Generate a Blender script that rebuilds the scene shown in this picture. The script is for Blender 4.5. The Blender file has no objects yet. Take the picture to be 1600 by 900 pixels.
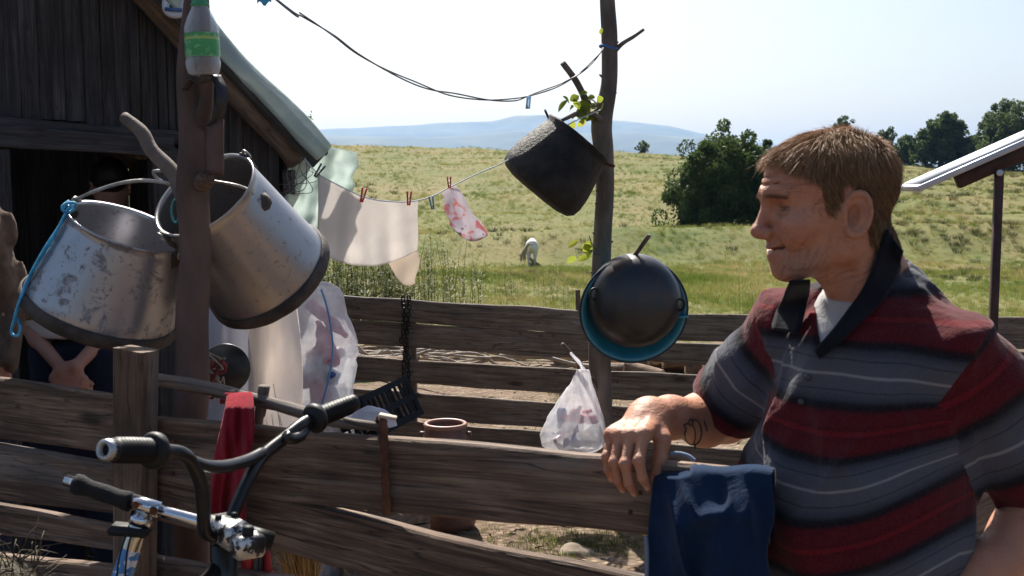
import bpy, bmesh, math, random
import numpy as np
from mathutils import Vector, Matrix

R = math.radians
scene = bpy.context.scene
# ------------------------------------------------------------------ camera, sky, sun, exposure
FPX = 1800.0; CAMZ = 1.6; PITCH = math.atan(170 / FPX)
cd = bpy.data.cameras.new('camera'); cam = bpy.data.objects.new('camera', cd)
scene.collection.objects.link(cam); scene.camera = cam
cam.location = (0, 0, CAMZ); cam.rotation_euler = (math.pi / 2 - PITCH, 0, 0)
cd.sensor_width = 36; cd.lens = 36 * FPX / 1600; cd.clip_start = 0.05; cd.clip_end = 30000
cd.dof.use_dof = True; cd.dof.focus_distance = 5.0; cd.dof.aperture_fstop = 14

SUN_EL = R(47); SUN_AZ = R(-11)          # azimuth from +Y towards +X
world = bpy.data.worlds.new('World'); scene.world = world; world.use_nodes = True
wn = world.node_tree.nodes; wl = world.node_tree.links
bg = wn.get('Background') or wn.new('ShaderNodeBackground')
sky = wn.new('ShaderNodeTexSky'); sky.sky_type = 'NISHITA'; sky.sun_disc = False
sky.sun_elevation = SUN_EL; sky.sun_rotation = SUN_AZ; sky.altitude = 600
sky.air_density = 1.0; sky.dust_density = 4.5; sky.ozone_density = 1.0
wl.new(sky.outputs[0], bg.inputs[0]); bg.inputs[1].default_value = 0.062
sd_ = bpy.data.lights.new('sun', 'SUN'); sun = bpy.data.objects.new('sun', sd_)
scene.collection.objects.link(sun)
sdir = Vector((math.sin(SUN_AZ) * math.cos(SUN_EL), math.cos(SUN_AZ) * math.cos(SUN_EL), math.sin(SUN_EL)))
sun.rotation_euler = (-sdir).to_track_quat('-Z', 'Y').to_euler()
sun.location = (-20, 30, 40)
sd_.energy = 5.0; sd_.angle = R(0.55); sd_.color = (1, 0.95, 0.86)
scene.view_settings.view_transform = 'Standard'; scene.view_settings.look = 'None'
scene.view_settings.exposure = 1.15; scene.view_settings.gamma = 1
scene.render.engine = 'CYCLES'
scene.cycles.use_denoising = True
scene.cycles.max_bounces = 8; scene.cycles.transparent_max_bounces = 16
scene.cycles.sample_clamp_indirect = 6

# ------------------------------------------------------------------ helpers
COL = scene.collection
FWD = np.array([0, math.cos(PITCH), -math.sin(PITCH)]); UP = np.array([0, math.sin(PITCH), math.cos(PITCH)])
def ray(px, py): return FWD * FPX + np.array([1.0, 0, 0]) * (px - 800) + UP * (450 - py)
def P(px, py, Y):                          # the point at distance Y seen at a pixel of the 1600x900 photograph
    r = ray(px, py); t = Y / r[1]
    return np.array([r[0] * t, Y, CAMZ + r[2] * t])
def planeP(px, py, a, b, off=0.0):         # the point seen at a pixel on the upright plane through ground points a, b
    a = np.array(a[:2], float); b = np.array(b[:2], float); d = (b - a) / np.linalg.norm(b - a)
    n = np.array([-d[1], d[0]]); n = n if n[1] > 0 else -n
    r = ray(px, py); t = (n @ (a + n * off)) / (n @ r[:2])
    return np.array([r[0] * t, r[1] * t, CAMZ + r[2] * t])

def _hash(ix, iy, iz, s):
    h = (ix.astype(np.int64) * 374761393 + iy.astype(np.int64) * 668265263 + iz.astype(np.int64) * 2147483647 + int(s) * 974634541) & 0xffffffff
    h = ((h ^ (h >> 13)) * 1274126177) & 0xffffffff
    return ((h ^ (h >> 16)) & 0xffff) / 65535.0
def vnoise(p, s=0):                        # value noise in -1..1 for an (N,3) array
    p = np.asarray(p, float); i = np.floor(p).astype(np.int64); f = p - i; f = f * f * (3 - 2 * f); v = 0
    for dx in (0, 1):
        for dy in (0, 1):
            for dz in (0, 1):
                w = (f[..., 0] if dx else 1 - f[..., 0]) * (f[..., 1] if dy else 1 - f[..., 1]) * (f[..., 2] if dz else 1 - f[..., 2])
                v = v + w * _hash(i[..., 0] + dx, i[..., 1] + dy, i[..., 2] + dz, s)
    return v * 2 - 1
def fbm(p, o=3, s=0):
    p = np.asarray(p, float); v = 0; a = 1.0; t = 0
    for k in range(o): v = v + a * vnoise(p * 2 ** k + 17.3 * k, s + k); t += a; a *= .5
    return v / t

WM = {}                                    # world matrix of each object by name
def tag(o, label=None, cat=None, group=None, kind=None):
    if label: o['label'] = label
    if cat: o['category'] = cat
    if group: o['group'] = group
    if kind: o['kind'] = kind
    return o
def setparent(o, par, M):
    o.matrix_world = M; WM[o.name] = M.copy()
    if par is not None:
        o.parent = par; o.matrix_parent_inverse = WM[par.name].inverted()
        o.matrix_basis = M
def thing(name, label, cat, loc, group=None):
    o = bpy.data.objects.new(name, None); COL.objects.link(o); o.empty_display_size = .05
    M = Matrix.Translation(Vector(loc)); o.matrix_basis = M; WM[o.name] = M
    return tag(o, label, cat, group)
def frame(o, x, z=(0, 0, 1)):              # a frame with its x axis along x and its z axis near z
    x = Vector(x).normalized(); z = Vector(z); y = z.cross(x).normalized(); z = x.cross(y)
    m = Matrix((x, y, z)).transposed().to_4x4(); m.translation = Vector(o); return m
def obj(name, verts, faces, mat, par=None, M=None, smooth=True, label=None, cat=None, group=None, kind=None, attr=None):
    v = np.asarray(verts, float)
    if M is None: M = Matrix.Translation(Vector((v.min(0) + v.max(0)) / 2))
    mi = np.array(M.inverted()); lv = v @ mi[:3, :3].T + mi[:3, 3]
    me = bpy.data.meshes.new(name)
    if isinstance(faces, np.ndarray):
        k = faces.shape[1]; n = len(faces)
        me.vertices.add(len(lv)); me.vertices.foreach_set('co', lv.astype(np.float32).ravel())
        me.loops.add(n * k); me.loops.foreach_set('vertex_index', faces.astype(np.int32).ravel())
        me.polygons.add(n); me.polygons.foreach_set('loop_start', np.arange(0, n * k, k, dtype=np.int32))
        me.update(calc_edges=True); me.validate()
    else:
        me.from_pydata([tuple(a) for a in lv], [], [tuple(int(i) for i in f) for f in faces]); me.update()
    if smooth: me.polygons.foreach_set('use_smooth', [True] * len(me.polygons))
    for m in (mat if isinstance(mat, (list, tuple)) else [mat]): me.materials.append(m)
    if attr is not None:
        for an, av in attr.items():
            av = np.asarray(av, np.float32)
            if av.ndim == 1:
                a = me.attributes.new(an, 'FLOAT', 'POINT'); a.data.foreach_set('value', av)
            else:
                c4 = np.ones((len(av), 4), np.float32); c4[:, :3] = av
                a = me.attributes.new(an, 'FLOAT_COLOR', 'POINT'); a.data.foreach_set('color', c4.ravel())
    o = bpy.data.objects.new(name, me); COL.objects.link(o)
    setparent(o, par, M); return tag(o, label, cat, group, kind)
def copy_tree(o, M, **kw):                 # a copy of a thing and its parts under a new world matrix
    dM = M @ WM[o.name].inverted()
    def rec(s, par):
        c = s.copy(); COL.objects.link(c); setparent(c, par, dM @ WM[s.name])
        for ch in [q for q in bpy.data.objects if q.parent == s]: rec(ch, c)
        return c
    r = rec(o, None); return tag(r, **kw)

class MB:                                  # collects geometry of ONE part
    def __init__(s): s.v = []; s.f = []; s.n = 0
    def add(s, v, f):
        v = np.asarray(v, float); s.v.append(v)
        s.f += [tuple(int(i) + s.n for i in q) for q in f]; s.n += len(v); return s
    def get(s): return np.concatenate(s.v), s.f
def tube(pts, rad, n=8, cap=True, closed=False):
    pts = np.asarray(pts, float); m = len(pts); rad = np.broadcast_to(np.asarray(rad, float), (m,))
    if closed: tg = np.roll(pts, -1, 0) - np.roll(pts, 1, 0)
    else: tg = np.gradient(pts, axis=0)
    tg /= np.linalg.norm(tg, axis=1)[:, None] + 1e-12
    a = np.array([0, 0, 1.0]) if abs(tg[0][2]) < .9 else np.array([1.0, 0, 0])
    u = np.cross(tg[0], a); u /= np.linalg.norm(u); V = []
    th = np.arange(n) * 2 * math.pi / n
    for i in range(m):
        u = u - tg[i] * (u @ tg[i]); u /= np.linalg.norm(u) + 1e-12; w = np.cross(tg[i], u)
        V.append(pts[i] + rad[i] * (np.cos(th)[:, None] * u + np.sin(th)[:, None] * w))
    F = []
    for i in range(m if closed else m - 1):
        j = (i + 1) % m
        for k in range(n): F.append((i * n + k, i * n + (k + 1) % n, j * n + (k + 1) % n, j * n + k))
    if cap and not closed: F.append(tuple(range(n - 1, -1, -1))); F.append(tuple((m - 1) * n + k for k in range(n)))
    return np.concatenate(V), F
def smooth_path(pts, k=6):                 # Catmull-Rom through points
    p = np.asarray(pts, float); q = np.concatenate([[2 * p[0] - p[1]], p, [2 * p[-1] - p[-2]]]); out = []
    for i in range(1, len(q) - 2):
        for t in np.linspace(0, 1, k, endpoint=False):
            a, b, c, d = q[i - 1], q[i], q[i + 1], q[i + 2]
            out.append(.5 * ((2 * b) + (c - a) * t + (2 * a - 5 * b + 4 * c - d) * t * t + (3 * b - a - 3 * c + d) * t ** 3))
    out.append(p[-1]); return np.array(out)
def lathe(prof, n=32, M=None, ang=2 * math.pi):    # profile (r, z) about local z
    V = []; F = []; m = len(prof); full = ang > 6.28; k = n if full else n + 1
    for i in range(k):
        t = ang * i / n
        for r, z in prof: V.append((r * math.cos(t), r * math.sin(t), z))
    for i in range(n):
        j = (i + 1) % k
        for q in range(m - 1): F.append((i * m + q, j * m + q, j * m + q + 1, i * m + q + 1))
    V = np.array(V)
    if M is not None: V = xf(V, M)
    return V, F
def xf(V, M): m = np.array(M); return np.asarray(V) @ m[:3, :3].T + m[:3, 3]
def box(c, s, M=None, bev=0.0):
    V = np.array([(x, y, z) for x in (-.5, .5) for y in (-.5, .5) for z in (-.5, .5)]) * np.array(s) + np.array(c)
    F = [(0, 1, 3, 2), (4, 6, 7, 5), (0, 4, 5, 1), (2, 3, 7, 6), (0, 2, 6, 4), (1, 5, 7, 3)]
    if bev > 0:
        bm = bmesh.new(); vs = [bm.verts.new(v) for v in V]; [bm.faces.new([vs[i] for i in f]) for f in F]
        bmesh.ops.recalc_face_normals(bm, faces=bm.faces)
        bmesh.ops.bevel(bm, geom=bm.edges[:], offset=bev, segments=1, affect='EDGES', profile=.7)
        bm.verts.ensure_lookup_table(); bm.verts.index_update(); V = np.array([v.co[:] for v in bm.verts]); F = [tuple(v.index for v in f.verts) for f in bm.faces]; bm.free()
    return (V if M is None else xf(V, M)), F
def grid(fn, nu, nv, closed_u=False):
    V = []; F = []
    for i in range(nu):
        for j in range(nv): V.append(fn(i / (nu if closed_u else nu - 1), j / (nv - 1)))
    for i in range(nu if closed_u else nu - 1):
        for j in range(nv - 1): a = i * nv + j; b = ((i + 1) % nu) * nv + j; F.append((a, b, b + 1, a + 1))
    return np.array(V, float), F
def solid(V, F, t):                        # give a sheet a thickness
    bm = bmesh.new(); vs = [bm.verts.new(v) for v in V]
    for f in F: bm.faces.new([vs[i] for i in f])
    bmesh.ops.recalc_face_normals(bm, faces=bm.faces); bm.normal_update()
    bmesh.ops.solidify(bm, geom=bm.faces[:], thickness=t); bm.verts.index_update()
    V = np.array([v.co[:] for v in bm.verts]); F = [tuple(v.index for v in f.verts) for f in bm.faces]; bm.free(); return V, F

# ------------------------------------------------------------------ distance fields to meshes (bodies, sacks)
def smin(a, b, k):
    h = np.clip(.5 + .5 * (b - a) / k, 0, 1); return b + (a - b) * h - k * h * (1 - h)
def smax(a, b, k): return -smin(-a, -b, k)
def cap(p, a, b, ra, rb):
    a = np.asarray(a, np.float32); b = np.asarray(b, np.float32); ba = b - a; pa = p - a
    h = np.clip((pa @ ba) / (ba @ ba), 0, 1); q = pa - h[:, None] * ba
    return np.sqrt((q * q).sum(1)) - (ra + (rb - ra) * h)
def ell(p, c, r, rot=None):
    q = p - np.asarray(c, np.float32)
    if rot is not None: q = q @ np.asarray(rot, np.float32)
    r = np.asarray(r, np.float32); k0 = np.sqrt(((q / r) ** 2).sum(1)); k1 = np.sqrt(((q / (r * r)) ** 2).sum(1)) + 1e-9
    return k0 * (k0 - 1) / k1
def chain(p, pts, k=.01):
    d = None
    for (a, ra), (b, rb) in zip(pts[:-1], pts[1:]):
        e = cap(p, a, b, ra, rb); d = e if d is None else smin(d, e, k)
    return d
def rotz(a): c, s = math.cos(a), math.sin(a); return np.array([[c, -s, 0], [s, c, 0], [0, 0, 1]])
def roty(a): c, s = math.cos(a), math.sin(a); return np.array([[c, 0, s], [0, 1, 0], [-s, 0, c]])
def rotx(a): c, s = math.cos(a), math.sin(a); return np.array([[1, 0, 0], [0, c, -s], [0, s, c]])

def sdf_mesh(groups, h, B=8):
    """groups: (centre, radius, fn, k): fn is evaluated only near its sphere; sparse surface nets."""
    cs = np.array([g[0] for g in groups], float); rs = np.array([g[1] for g in groups], float)
    lo = (cs - rs[:, None]).min(0) - 2 * h; hi = (cs + rs[:, None]).max(0) + 2 * h
    nb = np.ceil((hi - lo) / (h * B)).astype(int)
    def ev(p):
        d = np.full(len(p), .2, np.float32); p = p.astype(np.float32)
        for c, r, fn, k in groups:
            dd = np.sqrt(((p - np.asarray(c, np.float32)) ** 2).sum(1)); m = dd < r + .03
            if m.any():
                e = fn(p[m]); d[m] = smin(d[m], e, k) if k > 0 else np.minimum(d[m], e)
        return d
    bi = np.stack(np.meshgrid(*[np.arange(n) for n in nb], indexing='ij'), -1).reshape(-1, 3)
    dc = ev(lo + (bi + .5) * h * B); bi = bi[np.abs(dc) < h * B * 1.25]
    N = nb * B + 3; off = np.stack(np.meshgrid(*[np.arange(B + 1)] * 3, indexing='ij'), -1).reshape(-1, 3)
    VK = []; VP = []; EG = [[], [], []]
    cor = [(x, y, z) for x in (0, 1) for y in (0, 1) for z in (0, 1)]
    edges = [(a, b) for a in range(8) for b in range(a + 1, 8) if bin(a ^ b).count('1') == 1]
    key = lambda g: (g[..., 0] * N[1] + g[..., 1]) * N[2] + g[..., 2]
    for s in range(0, len(bi), 1500):
        blk = bi[s:s + 1500]; g = blk[:, None, :] * B + off[None]
        d = ev(lo + g.reshape(-1, 3) * h).reshape(len(blk), B + 1, B + 1, B + 1)
        c8 = [d[:, x:B + x, y:B + y, z:B + z] for x, y, z in cor]
        sg = sum((c < 0).astype(np.int8) for c in c8); w = np.argwhere((sg > 0) & (sg < 8))
        if len(w):
            vals = np.stack([c[tuple(w.T)] for c in c8], 1); acc = np.zeros((len(w), 3)); cnt = np.zeros(len(w))
            for a, b in edges:
                m = (vals[:, a] < 0) != (vals[:, b] < 0); t = vals[m, a] / (vals[m, a] - vals[m, b])
                A = np.array(cor[a], float); Bc = np.array(cor[b], float); acc[m] += A + t[:, None] * (Bc - A); cnt[m] += 1
            cell = blk[w[:, 0]] * B + w[:, 1:]; VK.append(key(cell)); VP.append(lo + (cell + acc / cnt[:, None]) * h)
        for ax in range(3):
            d0 = d[:, :B, :B, :B]; d1 = [d[:, 1:, :B, :B], d[:, :B, 1:, :B], d[:, :B, :B, 1:]][ax]
            w = np.argwhere((d0 < 0) != (d1 < 0))
            if len(w): EG[ax].append(np.concatenate([blk[w[:, 0]] * B + w[:, 1:], (d0[tuple(w.T)] < 0)[:, None]], 1))
    VK = np.concatenate(VK); VP = np.concatenate(VP); o = np.argsort(VK); VK = VK[o]; VP = VP[o]; F = []
    for ax in range(3):
        if not EG[ax]: continue
        E = np.concatenate(EG[ax]); g = E[:, :3]; u, v = [(1, 2), (2, 0), (0, 1)][ax]
        eu = np.eye(3, dtype=int)[u]; ev_ = np.eye(3, dtype=int)[v]
        ks = [key(g - eu - ev_), key(g - ev_), key(g), key(g - eu)]
        ix = [np.clip(np.searchsorted(VK, k), 0, len(VK) - 1) for k in ks]
        ok = np.all([VK[i] == k for i, k in zip(ix, ks)], 0); q = np.stack(ix, 1)[ok]; fl = E[ok, 3] == 0
        q[fl] = q[fl][:, ::-1]; F.append(q)
    return VP, np.concatenate(F)
def relax(V, F, it=2, w=.5):
    for _ in range(it):
        acc = np.zeros_like(V); c = np.zeros(len(V))
        for a, b in ((0, 1), (1, 2), (2, 3), (3, 0)):
            np.add.at(acc, F[:, a], V[F[:, b]]); np.add.at(acc, F[:, b], V[F[:, a]]); np.add.at(c, F[:, a], 1); np.add.at(c, F[:, b], 1)
        V = V * (1 - w) + w * acc / np.maximum(c, 1)[:, None]
    return V

# ------------------------------------------------------------------ materials
class NT:
    def __init__(s, name):
        s.m = bpy.data.materials.new(name); s.m.use_nodes = True; s.t = s.m.node_tree; s.n = s.t.nodes; s.l = s.t.links
        s.b = s.n.get('Principled BSDF'); s.out = s.n.get('Material Output')
    def node(s, typ, **kw):
        o = s.n.new('ShaderNode' + typ)
        for k, v in kw.items():
            if k[0] == '_': setattr(o, k[1:], v)
            else: s.set(o, k, v)
        return o
    def set(s, o, k, v):
        i = o.inputs[int(k[1:])] if k[0] == 'i' and k[1:].isdigit() else o.inputs[k]
        if hasattr(v, 'links') or isinstance(v, bpy.types.NodeSocket): s.l.new(v, i)
        else: i.default_value = v
    def coords(s, kind='Object', scale=(1, 1, 1), rnd=True):
        tc = s.node('TexCoord').outputs[kind]
        if rnd:
            oi = s.node('ObjectInfo'); a = s.node('VectorMath', _operation='SCALE'); s.l.new(oi.outputs['Random'], a.inputs[3]); a.inputs[0].default_value = (37, 53, 71)
            b = s.node('VectorMath', _operation='ADD', i0=tc, i1=a.outputs[0]); tc = b.outputs[0]
        return s.node('Mapping', Vector=tc, Scale=scale).outputs[0]
    def noise(s, vec, scale=5, detail=6, rough=.6, dist=0):
        return s.node('TexNoise', Vector=vec, Scale=scale, Detail=detail, Roughness=rough, Distortion=dist).outputs[0]
    def ramp(s, fac, stops, interp='LINEAR'):
        r = s.node('ValToRGB', Fac=fac); e = r.color_ramp; e.interpolation = interp
        while len(e.elements) < len(stops): e.elements.new(.5)
        for q, (p, c) in zip(e.elements, stops):
            q.position = p; q.color = (c, c, c, 1) if isinstance(c, (int, float)) else (*c[:3], 1)
        return r.outputs[0]
    def mix(s, fac, a, b, mode='MIX'):
        m = s.node('Mix', _data_type='RGBA', _blend_type=mode)
        for i, v in ((0, fac), (6, a), (7, b)):
            if isinstance(v, bpy.types.NodeSocket): s.l.new(v, m.inputs[i])
            elif i == 0: m.inputs[0].default_value = v
            else: m.inputs[i].default_value = (*v[:3], 1) if not isinstance(v, (int, float)) else (v, v, v, 1)
        return m.outputs[2]
    def bump(s, h, strength=.3, dist=.01, normal=None):
        b = s.node('Bump', Height=h, Strength=strength, Distance=dist)
        if normal is not None: s.l.new(normal, b.inputs['Normal'])
        return b.outputs[0]
    def fin(s, col=None, rough=None, metal=None, normal=None, **kw):
        for k, v in (('Base Color', col), ('Roughness', rough), ('Metallic', metal), ('Normal', normal)):
            if v is None: continue
            if k == 'Base Color' and not isinstance(v, bpy.types.NodeSocket): v = (*v[:3], 1)
            s.set(s.b, k, v)
        for k, v in kw.items(): s.set(s.b, k.replace('_', ' '), v)
        return s.m
def simple(name, c1, c2=None, rough=.7, metal=0.0, scale=6, bump=.2, bdist=.004, stretch=(1, 1, 1), lo=.35, hi=.68, spec=.4, **kw):
    t = NT(name); v = t.coords(scale=stretch); n = t.noise(v, scale, 7)
    c = t.ramp(n, [(lo, c1), (hi, c2 or c1)]); r = t.node('MapRange', Value=n, i3=max(0, rough - .12), i4=min(1, rough + .12)).outputs[0]
    nb = t.bump(t.noise(v, scale * 3.1, 8, .65), bump, bdist)
    t.fin(c, r, metal, nb, **kw); t.b.inputs['Specular IOR Level'].default_value = spec; return t.m
def woodmat(name, dark, mid, light, grain=1.0, stain=(.05, .035, .025), stainamt=.5, cut=None):
    t = NT(name); v = t.coords(scale=(1.3, 1, 1)); g = t.coords(scale=(2.2 * grain, 42 * grain, 42 * grain))
    n1 = t.noise(g, 1.6, 9, .62, .35); big = t.noise(v, 3.2, 5, .6)
    col = t.ramp(n1, [(.3, dark), (.5, mid), (.72, light)])
    st = t.ramp(big, [(.42, 0.0), (.66, 1.0)]); fm = t.node('Math', _operation='MULTIPLY', i0=st, i1=stainamt).outputs[0]
    col = t.mix(fm, col, stain)
    fg = t.noise(t.coords(scale=(5 * grain, 190 * grain, 190 * grain)), 1.3, 6, .7, .3); col = t.mix(.75, col, t.ramp(fg, [(.3, (.45, .43, .42)), (.5, (.95, .95, .95)), (.72, (1.35, 1.32, 1.28))]), 'MULTIPLY')
    gy = t.ramp(t.noise(t.coords(scale=(.9, 7, 7)), 1.7, 4), [(.5, 0.0), (.7, .45)]); col = t.mix(gy, col, tuple(sum(light) / 3 * q for q in (1.0, .95, .9)))
    cr = t.noise(t.coords(scale=(1.1 * grain, 26 * grain, 26 * grain)), 1.1, 3, .5, .6)
    line = t.ramp(cr, [(.40, 0.0), (.407, 1.0), (.414, 0.0), (.488, 0.0), (.5, 1.0), (.512, 0.0), (.585, 0.0), (.592, .9), (.599, 0.0)]); lm = t.node('Math', _operation='MULTIPLY', i0=line, i1=.8).outputs[0]
    col = t.mix(lm, col, (.018, .012, .009))
    kn = t.node('TexVoronoi', Vector=t.coords(scale=(1.6, 5, 5)), Scale=1.3).outputs['Distance']
    km = t.ramp(kn, [(.05, .85), (.12, 0.0)]); col = t.mix(km, col, (.03, .018, .012))
    hgt = t.node('Math', _operation='SUBTRACT', i0=t.node('Math', _operation='MULTIPLY_ADD', i0=fg, i1=.6, i2=n1).outputs[0], i1=lm).outputs[0]
    return t.fin(col, .86, 0, t.bump(hgt, .55, .006))
# ------------------------------------------------------------------ the ground
def zground(X, Y):
    X = np.asarray(X, float); Y = np.asarray(Y, float)
    z = np.interp(Y, [-50, 0, 12, 23, 34, 41, 47, 54, 62, 80, 110, 150, 175, 230, 420, 1200, 3000, 9000],
                  [0, 0, 0, -.45, -1.15, -1.42, -.8, -.5, -.1, 1.35, 3.5, 5.95, 6.3, 4.5, -8, -30, -40, -60])
    far = np.clip((Y - 58) / 80, 0, 1); z = z - far * (np.clip(X + 20, -30, 90) * .026 + np.clip(X - 18, 0, 70) * .022) * np.clip((400 - Y) / 200, 0, 1)
    p = np.stack([X, Y, X * 0], -1)
    amp = np.interp(Y, [0, 11, 20, 60, 150, 400], [.012, .03, .07, .22, .35, 1.5])
    z = z + amp * fbm(p * np.array([.22, .16, 1]), 3, 5) * (1 + 0 * z)
    bank = np.exp(-((Y - 47 - 3 * vnoise(p * .06, 9)) / 3.2) ** 2) * np.clip((X + 6) / 8, 0, 1)
    z = z + bank * .6 + np.interp(Y, [50, 62, 120, 150], [0, .16, .22, 0]) * np.sin(Y * .55 + 3 * vnoise(p * .05, 12)) * (.5 + .5 * vnoise(p * np.array([.03, .1, 1]), 14)) + np.interp(Y, [0, 6, 14], [.008, .02, .03]) * fbm(p * 2.3, 3, 11)
    return z
ys = np.concatenate([np.linspace(-8, 14, 120, endpoint=False), 14 * (9000 / 14) ** np.linspace(0, 1, 190)])
us = np.linspace(-1, 1, 181); us = np.sign(us) * np.abs(us) ** 1.25
GX = us[None, :] * (9 + 1.05 * np.clip(ys, 0, None))[:, None]; GY = np.repeat(ys[:, None], len(us), 1); GZ = zground(GX, GY)
V = np.stack([GX, GY, GZ], -1).reshape(-1, 3); nr, nc = GX.shape
ii = (np.arange(nr - 1)[:, None] * nc + np.arange(nc - 1)[None]).ravel()
F = np.stack([ii, ii + 1, ii + nc + 1, ii + nc], 1)
t = NT('meadow_and_yard_soil'); w = t.coords(rnd=False); sep = t.node('SeparateXYZ', Vector=w)
n1 = t.noise(w, .09, 6, .62); n2 = t.noise(w, 1.4, 7, .65); n3 = t.noise(t.coords(scale=(.5, .11, 1), rnd=False), .35, 6, .6)
n4 = t.noise(w, 6.5, 6, .7)
gr = t.ramp(n2, [(.3, (.040, .062, .013)), (.5, (.088, .108, .026)), (.7, (.155, .150, .05))])
dry = t.ramp(n4, [(.3, (.085, .080, .028)), (.55, (.165, .145, .058)), (.75, (.26, .215, .10))])
mead = t.mix(t.ramp(n3, [(.40, 0.0), (.62, 1.0)]), gr, dry)
mead = t.mix(t.ramp(n1, [(.45, 0.0), (.75, .6)]), mead, (.19, .145, .065))
soil = t.ramp(n4, [(.3, (.10, .066, .044)), (.5, (.205, .145, .10)), (.68, (.34, .26, .19))])
straw = t.noise(t.coords(scale=(4, 22, 1), rnd=False), 3.0, 6, .7, 1.5); soil = t.mix(t.ramp(straw, [(.58, 0.0), (.64, .8)]), soil, (.42, .34, .22))
clod = t.node('TexVoronoi', Vector=w, Scale=26.0).outputs['Distance']; soil = t.mix(t.ramp(clod, [(.1, .0), (.5, .55)]), soil, (.07, .046, .03))
yy = t.node('Math', _operation='ADD', i0=sep.outputs[1], i1=t.node('MapRange', Value=t.noise(w, .6, 4), i1=.3, i2=.7, i3=-1.2, i4=1.2).outputs[0]).outputs[0]
fac = t.node('MapRange', Value=yy, i1=10.6, i2=12.0, i3=0.0, i4=1.0).outputs[0]
green_in_yard = t.ramp(t.noise(w, 1.7, 5), [(.57, 0.0), (.64, .75)]); soil = t.mix(green_in_yard, soil, (.06, .075, .022))
col = t.mix(fac, soil, mead)
t.fin(col, .95, 0, t.bump(t.node('Math', _operation='ADD', i0=n4, i1=clod).outputs[0], .6, .03), Specular_IOR_Level=.15)
obj('ground', V, F, t.m, kind='structure', M=Matrix.Identity(4))

# ------------------------------------------------------------------ far hills
t = NT('far_forested_hillside'); w = t.coords(rnd=False); n = t.noise(w, .004, 7, .65)
t.fin(t.ramp(n, [(.35, (.035, .05, .03)), (.6, (.09, .10, .05)), (.75, (.16, .15, .09))]), .95)
def hills(name, prof, Y0, depth, seed):
    xs = np.linspace(-.75, .75, 300); vs = np.linspace(-1, 1, 26); px = 800 + xs * FPX
    ridge = np.interp(px, [a for a, b in prof], [b for a, b in prof])
    X = np.repeat((xs * Y0)[:, None], 26, 1); Y = np.repeat((Y0 + vs * depth)[None], 300, 0) + 250 * vnoise(np.stack([X / 700, X * 0, X * 0], -1), seed)
    top = (280 - ridge)[:, None] / FPX * Y0 + CAMZ + 14 * fbm(np.stack([X / 260, X * 0, X * 0], -1), 4, seed)
    sh = np.clip(1 - np.abs(vs)[None] ** 1.3, 0, 1)
    Z = -90 + (top + 90) * sh * (1 + .14 * fbm(np.stack([X / 420, Y / 420, X * 0], -1), 4, seed + 3) * (1 - sh) * 2)
    V = np.stack([X, Y, Z], -1).reshape(-1, 3)
    ii = (np.arange(299)[:, None] * 26 + np.arange(25)[None]).ravel()
    obj(name, V, np.stack([ii, ii + 26, ii + 27, ii + 1], 1), t.m, kind='structure', M=Matrix.Identity(4))
hills('far_hills', [(-500, 215), (200, 212), (500, 203), (560, 200), (640, 194), (700, 190), (770, 189), (800, 181), (850, 178), (880, 183), (910, 190), (960, 193), (1000, 198), (1080, 206), (1140, 216), (1250, 225), (1400, 222), (1500, 214), (1560, 213), (1700, 220), (2200, 225)], 6400, 1500, 3)
hills('near_hills', [(-500, 240), (300, 225), (480, 214), (560, 216), (700, 210), (820, 203), (930, 208), (1040, 214), (1090, 212), (1200, 228), (1400, 236), (1600, 232), (2200, 235)], 4700, 900, 8)

hz = NT('summer_haze'); hz.n.remove(hz.b)
pv = hz.node('VolumePrincipled', Color=(.34, .58, 1.0, 1), Density=0.9e-4, Anisotropy=.25, _label='air'); pv.inputs['Density Attribute'].default_value = ''
hz.l.new(pv.outputs[0], hz.out.inputs['Volume'])
hv, hf = box((0, 3900, 90), (21000, 12500, 384)); obj('haze', hv, hf, hz.m, kind='stuff', smooth=False)

# ------------------------------------------------------------------ grass and weeds (stuff)
def leafmat(name, stops, trans=.35, rough=.6, loc=True, sc=.25):
    t = NT(name); oi = t.node('ObjectInfo')
    if loc:
        n = t.ramp(t.noise(t.node('Mapping', Vector=oi.outputs['Location'], Scale=(1, .45, 1)).outputs[0], sc, 5, .65), [(.3, 0.0), (.7, 1.0)])
        f = t.node('Math', _operation='MULTIPLY_ADD', i0=oi.outputs['Random'], i1=.5).outputs[0]; t.l.new(t.node('Math', _operation='SUBTRACT', i0=n, i1=.25).outputs[0], f.node.inputs[2])
    else:
        n = t.noise(t.coords(rnd=True), sc, 4); f = n
    c = t.ramp(f, stops); t.fin(c, rough, Specular_IOR_Level=.12)
    tr = t.node('BsdfTranslucent', Color=t.mix(.35, c, (.5, .6, .08), 'MULTIPLY') if False else c); ms = t.node('MixShader', i0=trans)
    t.l.new(t.b.outputs[0], ms.inputs[1]); t.l.new(tr.outputs[0], ms.inputs[2]); t.l.new(ms.outputs[0], t.out.inputs[0]); return t.m
grassm = leafmat('meadow_grass', [(.12, (.075, .115, .018)), (.38, (.135, .165, .033)), (.58, (.20, .205, .055)), (.74, (.27, .235, .085)), (.92, (.34, .27, .13))], .5)
weedm = leafmat('tall_weeds', [(.2, (.06, .085, .018)), (.5, (.13, .145, .038)), (.8, (.23, .20, .07))])
tussm = leafmat('dark_tussock', [(.2, (.04, .05, .016)), (.5, (.085, .085, .03)), (.8, (.18, .15, .07))])
rng = np.random.default_rng(4)
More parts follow.
